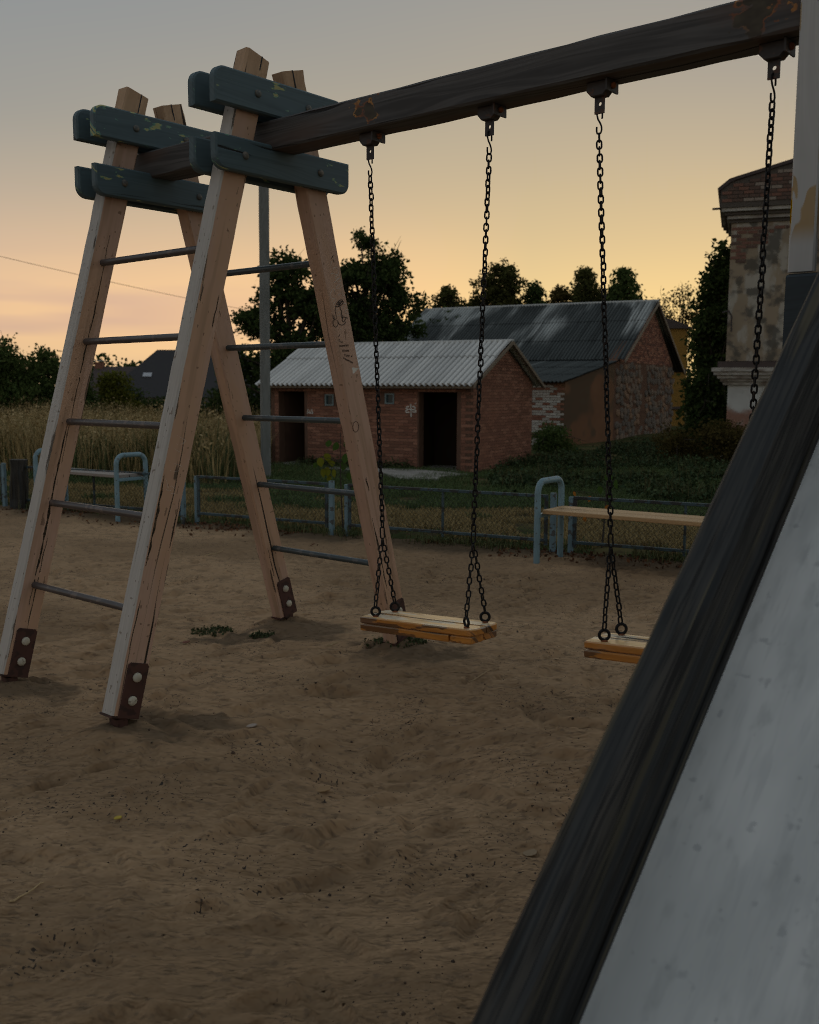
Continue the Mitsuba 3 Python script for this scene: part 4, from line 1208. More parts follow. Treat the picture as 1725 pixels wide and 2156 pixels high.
lay(pw, ped.buffer(-0.04), lambda x, z: ob_p(x, -0.3, z), E1, -E2, 60, OLDB, [(0.2, 0.1, 0.07)], rs, bl=0.25, bh=0.075, joint=0.02, proud=0.02, near=(0.5, PZ + 0.2))
cap = Polygon([(-0.33, 6.82), (-0.06, 7.02), (0.09, 7.08), (1.6, 7.47), (OW, 8.26), (OW, 8.36), (1.6, 7.56), (0.08, 7.16), (-0.09, 7.11), (-0.38, 6.88)])
put(ob, 'pediment_cap', ply(extrude(cap, 2.75, frame4(ob_p(0, 2.4, 0), E1, Zx, -E2)), 'roof_brown'))
uw_ = f'{ob}__upper_wall'
bz = Polygon([(0.01, 6.0), (OW - 0.1, 6.0), (OW - 0.1, 5.92), (1.1, 5.80), (0.95, 5.45), (0.55, 5.25), (0.45, 4.95), (0.01, 4.9)])
lay(uw_, bz, lambda x, z: ob_p(x, 0.0, z), E1, -E2, 120, OLDB, [(0.2, 0.1, 0.07)], rs, bl=0.25, bh=0.075, joint=0.018, proud=0.016, near=(0.6, 5.6), skip=0.06)
put(ob, 'iron_bar', ply(tube_mesh([ob_p(-0.50, -0.1, 6.40), ob_p(-0.1, -0.1, 6.41)], 0.03, 6), 'bracket_iron'))
put(ob, 'drain_bracket', ply(tube_mesh([ob_p(-0.14, -0.08, 3.7), ob_p(0.02, -0.08, 3.75), ob_p(0.10, -0.08, 3.62), ob_p(0.11, -0.08, 3.2)], 0.025, 6), 'bracket_iron'))

oc = thing('ochre_house', 'ochre yellow house wall with rounded dark roof edge glimpsed between barn and ivy', 'house')
oY = 58.0
put(oc, 'wall', ply(box_mesh(np.array([13.4, oY, -2.5]), np.array([1, 0, 0]), np.array([0, 1.0, 0]), Zx, 2.55, 7.0, 7.75), 'ochre_wall'))
arc = [(13.2 + 3.0 * k / 12, 5.28 + 0.5 * math.sin(np.pi * min(1, 0.12 + k / 13))) for k in range(13)]
put(oc, 'roof', ply(extrude(Polygon([(13.2, 5.22), (16.2, 5.22)] + arc[::-1]), 7.4, frame4(np.array([0, oY + 7.2, 0]), np.array([1.0, 0, 0]), Zx, np.array([0, -1.0, 0]))), 'roof_brown'))
for zz in (0.6, 2.75):
    put(oc, 'string_course', ply(box_mesh(np.array([13.35, oY - 0.1, zz]), np.array([1, 0, 0]), np.array([0, 1.0, 0]), Zx, 2.65, 0.1, 0.16), 'roof_brown'))

ho = thing('dark_roofed_house', 'low house with broad black hipped roof, two skylights and a brick chimney far left', 'house')
hy = 90.0


def gable_prism(x0, x1, y0, y1, zb, zr, xr0, xr1):
    """hipped roof: base rectangle, ridge along x from xr0 to xr1 at zr"""
    ym = (y0 + y1) / 2
    v = np.array([[x0, y0, zb], [x1, y0, zb], [x1, y1, zb], [x0, y1, zb], [xr0, ym, zr], [xr1, ym, zr]])
    f = np.array([[0, 1, 5], [0, 5, 4], [1, 2, 5], [2, 3, 4], [2, 4, 5], [3, 0, 4], [0, 2, 1], [0, 3, 2]])
    return trimesh.Trimesh(v, f, process=False)


put(ho, 'roof', ply(gable_prism(-27.9, -13.0, hy, hy + 11, 0.9, 5.35, -24.0, -16.0), 'roof_dark'))
put(ho, 'wall', ply(box_mesh(np.array([-27.2, hy + 0.6, -1.5]), np.array([1, 0, 0]), np.array([0, 1.0, 0]), Zx, 13.6, 9.8, 2.5), 'house_wall'))
put(ho, 'wing_roof', ply(gable_prism(-32.5, -24.6, hy + 2, hy + 9, 1.3, 3.75, -31.5, -24.8), 'roof_brown'))
put(ho, 'wing_wall', ply(box_mesh(np.array([-32.0, hy + 2.5, -1.5]), np.array([1, 0, 0]), np.array([0, 1.0, 0]), Zx, 6.5, 6, 2.85), 'house_wall'))
put(ho, 'chimney', ply(box_mesh(np.array([-29.9, hy + 5.2, 3.3]), np.array([1, 0, 0]), np.array([0, 1.0, 0]), Zx, 0.75, 0.6, 0.85), 'brick_b'))
put(ho, 'chimney_cap', ply(box_mesh(np.array([-30.0, hy + 5.1, 4.25]), np.array([1, 0, 0]), np.array([0, 1.0, 0]), Zx, 0.95, 0.8, 0.07), 'white_paint'))
rd = norm(np.array([0, 5.5, 4.45])); rn = np.array([0, -rd[2], rd[1]])
for xq in (-24.6, -20.3):
    put(ho, 'skylight', ply(box_mesh(np.array([xq, hy, 0.9]) + rd * 2.9 + rn * 0.02, np.array([1.0, 0, 0.0]) + 0 * rd, rd, rn, 0.8, 0.55, 0.08), 'skylight_glass'))

# ------------------------------------------------------------------ pole and wire
po = thing('utility_pole', 'grey concrete utility pole rising behind the swing frame in front of the toilet block', 'utility pole')
put(po, 'shaft', member((-3.19, 22.0, -0.5), (-3.15, 22.0, 7.35), np.array([1.0, 0.25, 0]), 0.21, 0.17, 'pole_concrete', 0.03, 20, wob=0.002))
wi = thing('power_line', 'thin overhead cable sloping across the left of the sky', 'cable')
wp = [np.array([-30 + 60 * k / 30 * 0.5, 56 + 20 * k / 30, 10.6 - 5.0 * k / 30 - 0.5 * math.sin(np.pi * k / 30)]) for k in range(31)]
whole(wi, tube(wp, 0.014, 'cable', 5))

# ------------------------------------------------------------------ vegetation
def leaf_cards(centres, size, rs, cols, tilt=1.0):
    """Rhombic leaves (2 triangles) at the centres, random pose, colours drawn between the two given."""
    n = len(centres)
    a = rs.normal(size=(n, 3)); a /= np.linalg.norm(a, axis=1, keepdims=True)
    b = rs.normal(size=(n, 3)); b -= a * np.sum(a * b, 1, keepdims=True); b /= np.linalg.norm(b, axis=1, keepdims=True)
    s = size * rs.uniform(0.6, 1.35, (n, 1))
    c = centres
    v = np.stack([c - a * s * 0.5, c + b * s * 0.30, c + a * s * 0.5, c - b * s * 0.30], 1).reshape(-1, 3)
    i = np.arange(n)[:, None] * 4
    f = np.vstack([i + [0, 1, 2], i + [0, 2, 3]])
    t = rs.random((n, 1)); k = rs.uniform(0.7, 1.3, (n, 1))
    col = (np.array(cols[0]) * (1 - t) + np.array(cols[1]) * t) * k
    return v, f, np.repeat(col, 4, 0)


def crown_points(blobs, n, rs, thr, freq, seed):
    out = []
    wts = np.array([b[3] * b[4] * b[5] for b in blobs]) ** 0.75
    pick = rs.choice(len(blobs), n, p=wts / wts.sum())
    d = rs.normal(size=(n, 3)); d /= np.linalg.norm(d, axis=1, keepdims=True)
    r = rs.random(n) ** 0.42
    B = np.array(blobs)
    p = B[pick, :3] + d * r[:, None] * B[pick, 3:6]
    nz = meshkit.fbm(p * freq, 3, seed)
    return p[nz > thr]


def tree(name, label, group, x, y, blobs, n_clusters, per, leaf, cols, seed, trunk_r, trunk_h, thr=0.44, freq=0.9, cs=0.35, limbs=34, twigs=0):
    """blobs: (dx, dy, z, rx, ry, rz) from the foot."""
    rs = np.random.default_rng(seed)
    t = thing(name, label, 'tree' if 'shrub' not in name and 'bush' not in name else 'shrub', group)
    foot = np.array([x, y, gz(x, y)])
    bl = [(x + b[0], y + b[1], b[2], b[3], b[4], b[5]) for b in blobs]
    cl = crown_points(bl, n_clusters, rs, thr, freq, seed)
    c = (cl[:, None] + rs.normal(size=(len(cl), per, 3)) * cs * np.array([1, 1, 0.75])).reshape(-1, 3)
    c = c[c[:, 2] > foot[2] + 0.05]
    v, f, col = leaf_cards(c, leaf, rs, cols)
    put(t, 'crown', ply((v, f), 'leaf_mix', False, color=col))
    top = foot + Zx * trunk_h
    ms = [tube_mesh([foot - Zx * 0.2 + (top - foot) * k + np.array([0.12 * math.sin(3 * k + seed), 0.1 * math.cos(4 * k), 0]) * trunk_h * 0.08 for k in np.linspace(0, 1, 9)], np.linspace(trunk_r, trunk_r * 0.3, 9), 7)]
    for i in rs.choice(len(cl), min(limbs, len(cl)), replace=False):
        e = cl[i]
        k = np.clip((e[2] - foot[2]) / trunk_h * rs.uniform(0.3, 0.8), 0.15, 0.95)
        b = foot + (top - foot) * k
        md = (b + e) / 2 + Zx * 0.12 * np.linalg.norm(e - b) * rs.uniform(-0.3, 1)
        ms.append(tube_mesh([b, (b + md) / 2, md, (md + e) / 2, e], np.linspace(trunk_r * 0.35, 0.012, 5), 5, cap=False))
    for i in range(twigs):
        b = cl[rs.integers(len(cl))]
        ctr = np.array([x, y, trunk_h * 0.5])
        d = norm(norm(b - ctr) + rs.normal(size=3) * 0.35 + Zx * 0.3)
        ln = rs.uniform(0.4, 1.0)
        ms.append(tube_mesh([b, b + d * ln * 0.5 + rs.normal(size=3) * 0.06, b + d * ln + rs.normal(size=3) * 0.1], [0.016, 0.011, 0.004], 4, cap=False))
    put(t, 'trunk', ply(join(ms), 'bark', 50))
    return t


DK = ((0.034, 0.058, 0.020), (0.078, 0.105, 0.034))
MD = ((0.060, 0.095, 0.032), (0.115, 0.150, 0.048))
YG = ((0.11, 0.13, 0.025), (0.16, 0.15, 0.03))
DK2 = ((0.060, 0.070, 0.024), (0.11, 0.108, 0.036))
BRN = ((0.075, 0.062, 0.022), (0.11, 0.085, 0.03))
TBH = 'trees standing behind the toilet block and barn'
tree('tree', 'large dark spreading tree with a bare twiggy right side directly behind the toilet roof', TBH, -1.95, 45.0,
     [(-0.6, 0, 6.6, 1.3, 1.3, 1.4), (0.6, 0, 6.9, 1.4, 1.3, 1.1), (1.6, 0.2, 5.6, 1.0, 1.2, 0.9), (-0.4, 0, 5.0, 1.5, 1.5, 1.1), (1.3, 0, 4.3, 1.2, 1.2, 0.6), (-0.3, 0, 7.9, 0.8, 0.8, 0.6), (-0.2, 0, 3.6, 1.2, 1.2, 0.8)], 1350, 26, 0.19, DK, 51, 0.2, 7.4, 0.49, 1.2, 0.17, 110, 40)
tree('tree', 'broad dark tree left of the utility pole top behind the ladder', TBH, -4.9, 41.0,
     [(0.0, 0, 5.6, 1.2, 1.2, 1.2), (-0.2, 0.3, 6.6, 0.7, 0.7, 0.6), (-1.3, 0, 4.2, 1.1, 1.1, 1.0), (-2.0, 0, 2.8, 0.8, 0.9, 1.0), (0.9, 0, 4.6, 1.0, 1.2, 1.1), (-0.4, 0, 3.0, 1.6, 1.4, 1.4), (0.9, 0, 2.8, 1.2, 1.2, 1.4), (1.3, 0, 5.6, 0.6, 0.7, 0.7)], 1500, 26, 0.19, DK, 52, 0.2, 6.4, 0.47, 1.2, 0.17, 80, 24)
tree('tree', 'low dark tree tucked left of the barn roof end', TBH, 0.55, 50.0, [(0, 0, 3.8, 1.6, 1.4, 1.3), (1.5, 0, 4.6, 0.8, 1, 1.0), (-1.5, 0, 3.2, 1.0, 1, 1.0)], 420, 24, 0.24, DK, 53, 0.14, 4.0, 0.42, 0.9, 0.17, 20, 14)
for i, (x, zt, w, lab, cols, th) in enumerate((
        (2.7, 9.2, 1.5, 'small round dark tree at the left end of the barn ridge', DK2, 0.44), (6.55, 11.2, 2.2, 'tallest round leafy tree standing above the middle of the barn ridge', DK2, 0.43),
        (9.2, 9.45, 1.1, 'small narrow tree just right of the tallest one above the barn', DK, 0.43), (11.0, 9.2, 1.3, 'ragged low tree with two points above the barn ridge', BRN, 0.46),
        (12.9, 10.6, 1.45, 'pointed dark tree above the right part of the barn ridge', DK2, 0.42), (15.7, 10.6, 1.55, 'lacy rounded tree at the right end of the barn ridge', MD, 0.45))):
    bl = [(0, 0, zt - 1.5, w * 0.62, 1.4, 1.5), (-w * 0.4, 0, zt - 2.6, w * 0.66, 1.4, 1.3), (w * 0.45, 0, zt - 2.6, w * 0.62, 1.4, 1.4), (0, 0, zt - 4.4, w * 1.15, 1.6, 2.2), (-w * 1.1, 0, 6.9, w * 0.9, 1.2, 1.3), (w * 1.1, 0, 6.9, w * 0.9, 1.2, 1.3), (0.1, 0, zt - 0.6, w * 0.33, 0.8, 0.6)]
    tree('tree', lab, TBH, x, 75.0, bl, 900 + 300 * (i == 1), 18, 0.25, cols, 60 + i, 0.18, zt - 1.6, th, 1.1, 0.19, 24, 0)
for i, (x, zt) in enumerate(((18.6, 8.6), (20.3, 9.3), (21.6, 8.6))):
    lab = ('thin wispy bare-topped tree right of the barn gable apex', 'wispy sparse tree between barn gable and ivy, the tallest of the three', 'wispy sparse tree half behind the ivy covered tree')[i]
    tree('tree', lab, TBH, x, 75.0, [(0, 0, zt - 1.4, 1.1, 1, 1.6), (0.5, 0, zt - 3.4, 1.3, 1, 1.8)], 210, 9, 0.20, BRN, 70 + i, 0.10, zt - 0.3, 0.45, 0.9, 0.26, 26, 60)

tree('ivy_tree', 'tall dark leafy tree overgrown beside the old plaster pier', None, 9.35, 31.0,
     [(0.1, 0, 4.4, 0.45, 0.7, 1.1), (0.12, 0, 5.55, 0.22, 0.4, 0.6), (-0.12, 0, 5.05, 0.30, 0.4, 0.25), (-0.3, 0, 4.3, 0.35, 0.4, 0.22), (-0.02, 0, 3.3, 0.58, 0.9, 1.1), (-0.1, 0, 1.8, 0.68, 1.0, 1.4), (-0.3, 0, 0.4, 0.8, 1.0, 1.1), (0.35, 0.1, 2.6, 0.5, 0.8, 2.4)], 950, 26, 0.16, DK, 81, 0.14, 5.2, 0.43, 1.4, 0.14, 40, 60)
LB = 'dark bushes along the left edge of the field'
for i, (x, y, zt, w, cols, lab) in enumerate(((-16.2, 40.0, 3.4, 1.15, DK, 'dark green bush at the far left edge of the photo'), (-15.0, 41.0, 3.15, 1.0, DK, 'dark bushy tree just left of the ladder leg'),
                                         (-14.1, 42.5, 2.6, 0.8, DK, 'smallest dark bush beside the left ladder leg'))):
    tree('bush', lab, LB, x, y, [(0, 0, zt - 0.8, w * 0.7, 1, 0.8), (-0.3 * w, 0, zt - 1.9, w, 1.2, 1.2), (0.4 * w, 0, zt - 2.2, w, 1.2, 1.1), (0.2, 0, zt - 0.3, 0.3, 0.3, 0.5), (0, 0, 0.2, w * 1.2, 1.2, 0.9)], 620, 22, 0.15, (MD, MD, MD)[i], 90 + i, 0.1, zt - 0.6, 0.37, 1.0, 0.15, 14, 10)
tree('bush', 'yellowish green bush in the field in front of the dark roofed house', None, -13.0, 44.0, [(0, 0, 1.4, 0.75, 0.8, 1.0), (-0.4, 0, 0.5, 0.8, 0.8, 0.8), (0.7, 0, 0.4, 0.6, 0.7, 0.7)], 420, 20, 0.15, YG, 97, 0.08, 1.8, 0.36, 1.2, 0.14, 12, 4)
HB = 'shrubs hiding the foot of the dark roofed house'
for i, (x, zt, w, lab) in enumerate(((-16.9, 1.5, 1.0, 'dark shrub left in the row before the black roofed house'), (-15.3, 1.0, 1.0, 'shrub in the row before the black roofed house, right of the yellowish bush'), (-13.2, 1.3, 1.2, 'shrub before the house, just left of the near ladder leg'), (-10.6, 1.9, 1.5, 'shrub seen between the crossing ladder legs'), (-8.2, 2.2, 1.4, 'dark shrub left of the utility pole'))):
    tree('shrub', lab, HB, x, 60.0, [(0, 0, zt - 0.8, w, 1, 1.0), (0.3, 0, zt - 1.6, w * 1.2, 1, 1.0), (-0.3, 0, 0.0, w * 1.1, 1, 0.9)], 300, 18, 0.20, DK, 100 + i, 0.08, max(zt - 0.5, 0.6), 0.36, 0.9, 0.19, 10, 4)
for i, (x, y, zt, w, cols, lab) in enumerate(((8.3, 26.2, 0.62, 0.75, BRN, 'brownish rounded bush at the foot of the old plaster pier'), (7.35, 27.5, 0.42, 0.6, BRN, 'low straggly bush left of the plaster pier, before the stone gable'), (4.4, 31.0, 0.35, 0.55, MD, 'bright green nettle clump at the foot of the peeling whitewashed brick'), (9.0, 24.4, 0.40, 0.6, BRN, 'dark low bush nearest the plaster pier foot'))):
    tree('shrub', lab, None, x, y, [(0, 0, zt - 0.3, w, 0.7, 0.55), (0.3, 0, zt - 0.7, w * 1.1, 0.7, 0.5)], 330, 16, 0.09, cols, 120 + i, 0.03, 0.6, 0.33, 1.6, 0.10, 10, 8)

t = thing('tree_line', 'dark belt of distant trees along the horizon', 'trees', kind='stuff')
rs = np.random.default_rng(140)
pts = []
for k in range(5200):
    x = rs.uniform(-75, 90); yy = 125 + rs.uniform(0, 8)
    top = 3.2 + 3.0 * float(meshkit.fbm(np.array([[x * 0.09, 1.0, 0.0]]), 4, 7)[0])
    pts.append((x, yy, rs.uniform(-1.5, top)))
c = (np.array(pts)[:, None] + rs.normal(size=(len(pts), 8, 3)) * 0.5).reshape(-1, 3)
v, f, col = leaf_cards(c, 0.7, rs, DK)
whole(t, ply((v, f), 'leaf_mix', False, color=col))


def blades(pos, h, w, lean, rs, cols, bend=0.5):
    """Grass blades: two triangles each, leaning."""
    n = len(pos)
    an = rs.uniform(0, 2 * np.pi, n); d = np.stack([np.cos(an), np.sin(an), 0 * an], 1)
    sd = np.stack([-np.sin(an), np.cos(an), 0 * an], 1)
    h = h * rs.uniform(0.55, 1.25, n); ln = lean * rs.uniform(0.2, 1.5, n)
    w = w * rs.uniform(0.7, 1.3, n)
    mid = pos + d * (ln * h * 0.35)[:, None] + Zx * (h * 0.6)[:, None]
    tip = pos + d * (ln * h)[:, None] + Zx * (h * np.sqrt(np.maximum(1 - np.minimum(ln, 0.95) ** 2, 0.1)))[:, None]
    v = np.stack([pos - sd * w[:, None] / 2, pos + sd * w[:, None] / 2, mid + sd * w[:, None] * 0.4, mid - sd * w[:, None] * 0.4, tip], 1).reshape(-1, 3)
    i = np.arange(n)[:, None] * 5
    f = np.vstack([i + [0, 1, 2], i + [0, 2, 3], i + [3, 2, 4]])
    t = rs.random((n, 1))
    col = (np.array(cols[0]) * (1 - t) + np.array(cols[1]) * t) * rs.uniform(0.75, 1.25, (n, 1))
    return v, f, np.repeat(col, 5, 0)


def stack(parts):
    vs, fs, cs, b = [], [], [], 0
    for v, f, c in parts:
        vs.append(v); fs.append(f + b); cs.append(c); b += len(v)
    return np.vstack(vs), np.vstack(fs), np.vstack(cs)


def on_ground(x, y):
    return np.stack([x, y, ground_h(x, y)], 1)


rs = np.random.default_rng(150)
# tall dry grass of the field on the left
n = 62000
yy = 17.5 + 26 * rs.random(n) ** 1.25; xx = -0.52 * yy + rs.random(n) * (0.52 * yy - 3.2 - 0.02 * yy)
dens = meshkit.fbm(np.stack([xx, yy, 0 * xx], 1) * np.array([0.5, 0.5, 1]), 3, 77)
ok = (dist_beyond(xx, yy) > 5.0) & (dens > 0.30)
xx, yy, dens = xx[ok], yy[ok], dens[ok]
g = on_ground(xx, yy)
dry = np.random.default_rng(5).random(len(g)) < 0.40 + 0.55 * np.clip((meshkit.fbm(g * np.array([0.5, 0.35, 0]) + 5, 3, 79) - 0.3) * 3, 0, 1)
t = thing('dry_grass', 'tall dry golden grass filling the field on the left', 'grass', kind='stuff')
hz_ = 0.45 + 1.1 * np.clip((meshkit.fbm(g * np.array([0.45, 0.30, 0]), 3, 78) - 0.25) * 1.6, 0, 1)
D1_ = blades(g[dry], 1.02 * hz_[dry], 0.016, 0.35, rs, ((0.32, 0.23, 0.10), (0.43, 0.32, 0.155)))
D2_ = blades(g[~dry], 0.85 * hz_[~dry], 0.018, 0.45, rs, ((0.055, 0.085, 0.030), (0.105, 0.120, 0.048)))
# seed heads
hd = g[dry][::2] + np.stack([rs.normal(0, 0.12, len(g[dry][::2])), rs.normal(0, 0.12, len(g[dry][::2])), rs.uniform(0.75, 1.15, len(g[dry][::2])) * hz_[dry][::2]], 1)
D3_ = leaf_cards(hd, 0.07, rs, ((0.31, 0.22, 0.10), (0.40, 0.30, 0.155)))
v, f, col = stack([D1_, D2_, D3_])
whole(t, ply((v, f), 'blade_mix', False, color=col))
# short lawn grass between the fence and the buildings: dry patches and green ones
n = 230000
yy = 9.3 + 17 * rs.random(n) ** 1.5; xx = rs.uniform(-0.47, 0.34, n) * yy
s_ = dist_beyond(xx, yy)
pp_ = np.stack([xx, yy, 0 * xx], 1)
grn = meshkit.fbm(pp_ * np.array([0.55, 0.8, 1]), 3, 91)
ok = (s_ > 0.03) & (meshkit.fbm(pp_ * 1.3, 2, 92) > 0.30)
xx, yy, s_, grn = xx[ok], yy[ok], s_[ok], grn[ok]
g = on_ground(xx, yy)
isg = (grn > 0.60) | (s_ > 4.0 + 1.2 * (grn - 0.5) * 4) | ((s_ < 0.35) & (rs.random(len(s_)) < 0.6))
t = thing('lawn_grass', 'short mixed dry and green grass beyond the fence', 'grass', kind='stuff')
L1 = blades(g[~isg], 0.085, 0.0075, 0.8, rs, ((0.32, 0.225, 0.095), (0.21, 0.16, 0.068)))
L2 = blades(g[isg], 0.12, 0.009, 0.6, rs, ((0.050, 0.090, 0.030), (0.095, 0.120, 0.042)))
v, f, col = stack([L1, L2])
whole(t, ply((v, f), 'blade_mix', False, color=col))
# dark weeds under the brick walls and before the barn
n = 26000
yy = 16.5 + 20 * rs.random(n); xx = rs.uniform(0.03, 0.33, n) * yy
s_ = dist_beyond(xx, yy)
q = np.stack([(xx - TC[0]) * TA[0] + (yy - TC[1]) * TA[1], (xx - TC[0]) * TB[0] + (yy - TC[1]) * TB[1]], 1)
ok = (meshkit.fbm(np.stack([xx, yy, 0 * xx], 1) * 0.9, 3, 95) > 0.53) & ~((q[:, 0] > -0.1) & (q[:, 1] > -0.1)) & (xx > 0.03 * yy + 1.2) & ~((xx > 8.2) & (yy > 26.5) & (yy < 30.5))
g = on_ground(xx[ok], yy[ok])
t = thing('weeds', 'dark tangled weeds in front of the barn and along the brick walls', 'weeds', kind='stuff')
c = g[:, None] + np.stack([rs.normal(0, 0.12, (len(g), 5)), rs.normal(0, 0.12, (len(g), 5)), np.abs(rs.normal(0.0, 0.11, (len(g), 5)))], -1)
W1 = leaf_cards(c.reshape(-1, 3), 0.085, rs, ((0.022, 0.045, 0.018), (0.058, 0.080, 0.030)))
W2 = blades(g[::2], 0.36, 0.010, 0.4, rs, ((0.05, 0.06, 0.02), (0.10, 0.08, 0.035)))
v, f, col = stack([W1, W2])
whole(t, ply((v, f), 'blade_mix', False, color=col))
# weeds at the foot of the toilet front wall
n = 2600
sx = rs.uniform(1.5, 4.8, n); o_ = np.abs(rs.normal(0, 0.16, n)) + 0.03
g = np.stack([TC[0] + TA[0] * sx - TB[0] * o_, TC[1] + TA[1] * sx - TB[1] * o_], 1); g = on_ground(g[:, 0], g[:, 1])
t = thing('wall_weeds', 'low weeds along the foot of the toilet block front wall', 'weeds', kind='stuff')
W1 = leaf_cards(g + np.stack([rs.normal(0, .05, n), rs.normal(0, .05, n), np.abs(rs.normal(0.02, 0.09, n))], 1), 0.07, rs, ((0.035, 0.055, 0.02), (0.07, 0.075, 0.03)))
whole(t, ply(W1[:2], 'blade_mix', False, color=W1[2]))

# concrete path by the doorway
pt = thing('path', kind='structure'); labels[pt]['label'] = 'broken concrete path before the toilet doorway'
pp = [(1.35, 22.9), (0.15, 23.55), (-1.8, 24.6), (-2.0, 24.25), (-0.6, 22.9), (-0.15, 21.4), (0.55, 21.1), (0.6, 22.0)]
pol = Polygon(pp).buffer(0.12).buffer(-0.05)
m = trimesh.creation.extrude_polygon(pol, 0.06, engine='earcut')
v = np.array(m.vertices); v[:, 2] += ground_h(v[:, 0], v[:, 1]) - 0.0
whole(pt, ply(trimesh.Trimesh(v, m.faces, process=False), 'path_concrete'))


# saplings by the fence, with large leaves
def big_leaf(size):
    out = [(0, 0), (0.28, 0.10), (0.46, 0.36), (0.40, 0.62), (0.16, 0.86), (0, 1.0)]
    v = [(0, 0, 0)]; pts = out + [(-x, y) for x, y in out[-2:0:-1]]
    ctr = [(0, 0.45, 0.05)]
    vs = np.array([(x, y, -0.10 * abs(x)) for x, y in pts] + ctr) * size
    n = len(pts)
    f = [(i, (i + 1) % n, n) for i in range(n)]
    return trimesh.Trimesh(vs, np.array(f), process=False)


for k_, c_ in (('yellow', (0.17, 0.18, 0.022)), ('green', (0.06, 0.11, 0.025)), ('orange', (0.42, 0.16, 0.03))):
    scene['leaf_' + k_] = {'type': 'principledthin', 'base_color': rgb(*c_), 'roughness': 0.6, 'diff_trans': 0.8, 'spec_trans': 0.0}
LEAF = {k_: ply(big_leaf(1.0), 'leaf_' + k_) for k_ in ('yellow', 'green', 'orange')}


def sapling(label, x, y, h, leaves, seed):
    rs = np.random.default_rng(seed)
    t = thing('sapling', label, 'sapling')
    b = np.array([x, y, gz(x, y) - 0.1])
    put(t, 'stem', tube([b + np.array([0.03 * math.sin(2.2 * k + seed), 0, h * k]) for k in np.linspace(0, 1, 9)], np.linspace(0.012, 0.004, 9), 'bark', 6))
    for dx, dz, s, c in leaves:
        o = np.array([x + dx, y + rs.normal(0, 0.03), b[2] + dz])
        at = np.array([x + 0.03, y, b[2] + dz - 0.06])
        dn = norm(np.array([rs.normal(0, 0.25), rs.normal(0, 0.5), -1.0]))
        sd = norm(np.cross(dn, [rs.normal(0, 0.7), -1, 0.2])); nn = np.cross(sd, dn)
        s = s * 0.68
        put(t, 'leaf', moved(LEAF[c], frame4(o, sd * s * 0.8, dn * s, nn * s)))
        put(t, 'leaf_stalk', tube([at, (at + o) / 2 + Zx * 0.02, o], 0.0025, 'bark', 4))
    return t


lv = [(-0.06, 1.10, 0.17, 'green'), (-0.16, 1.13, 0.16, 'green'), (0.02, 1.12, 0.16, 'green'), (0.04, 0.98, 0.19, 'green'), (0.0, 0.88, 0.18, 'green'), (-0.20, 0.98, 0.18, 'yellow'), (-0.14, 0.90, 0.17, 'yellow'), (-0.27, 0.93, 0.18, 'yellow'),
      (-0.19, 0.82, 0.18, 'yellow'), (-0.11, 0.80, 0.16, 'yellow'), (-0.24, 0.80, 0.16, 'yellow'), (-0.16, 0.72, 0.14, 'yellow'), (0.05, 0.76, 0.15, 'green'), (-0.13, 0.55, 0.10, 'yellow'), (-0.30, 0.87, 0.12, 'green')]
sapling('young sapling with yellow and green leaves in front of the toilet wall', -0.77, 11.45, 1.22, lv, 3)
lv = [(0.03, 0.86, 0.17, 'green'), (0.12, 0.80, 0.16, 'green'), (-0.04, 0.74, 0.13, 'green'), (0.06, 0.68, 0.13, 'green'), (-0.30, 0.68, 0.09, 'orange'), (-0.14, 0.64, 0.10, 'orange'), (0.04, 0.55, 0.10, 'orange'), (-0.18, 0.42, 0.09, 'orange'), (-0.03, 0.50, 0.07, 'orange')]
sapling('thin sapling with a few orange leaves behind the right bench', 1.98, 10.1, 1.0, lv, 6)

# fallen leaves along the fence foot
rs = np.random.default_rng(170)
n = 2600
tt = rs.uniform(-7.5, 5, n); ss = -np.abs(rs.normal(0.0, 0.32, n)) + 0.12
clump = meshkit.fbm(np.stack([tt * 1.3, ss, 0 * tt], 1), 3, 3)
ok = clump > 0.45; tt, ss = tt[ok], ss[ok]
xy = F0 + tt[:, None] * FD + ss[:, None] * FN
zz = sand_height(xy[:, 0].copy(), xy[:, 1].copy())
v, f, col = leaf_cards(np.stack([xy[:, 0], xy[:, 1], zz + 0.012], 1), 0.042, rs, ((0.15, 0.065, 0.03), (0.065, 0.036, 0.02)))
t = thing('fallen_leaves', 'brown fallen leaves heaped along the foot of the fence', 'leaves', kind='stuff')
whole(t, ply((v, f), 'litter_mix', False, color=col))
# clods and crumbs on the sand
n = 3400
yy = 2.2 + 8.5 * rs.random(n) ** 1.4; xx = rs.uniform(-0.46, 0.36, n) * yy
ok = (dist_beyond(xx, yy) < -0.1) & (meshkit.fbm(np.stack([xx, yy, 0 * xx], 1) * 1.2, 3, 44) > 0.42); xx, yy = xx[ok], yy[ok]
zz = sand_height(xx.copy(), yy.copy())
tet = np.array(trimesh.creation.icosahedron().vertices); tef = np.array(trimesh.creation.icosahedron().faces)
sz = rs.lognormal(-5.95, 0.45, len(xx))
cv = (np.stack([xx, yy, zz], 1)[:, None] + tet[None] * sz[:, None, None] * rs.uniform(0.6, 1.2, (len(xx), 12, 1)))
cf = tef[None] + 12 * np.arange(len(xx))[:, None, None]
pal = np.array([(0.05, 0.036, 0.026), (0.09, 0.06, 0.04), (0.14, 0.10, 0.07), (0.30, 0.27, 0.22)])[rs.choice(4, len(xx), p=[0.5, 0.32, 0.17, 0.01])]
t = thing('clods', 'small dark crumbs and pebbles scattered over the sand', 'pebbles', kind='stuff')
whole(t, ply((cv.reshape(-1, 3), cf.reshape(-1, 3)), 'litter_mix', False, color=np.repeat(pal, 12, 0)))


def sz1(x, y):
    return float(sand_height(np.array([float(x)]), np.array([float(y)]))[0])


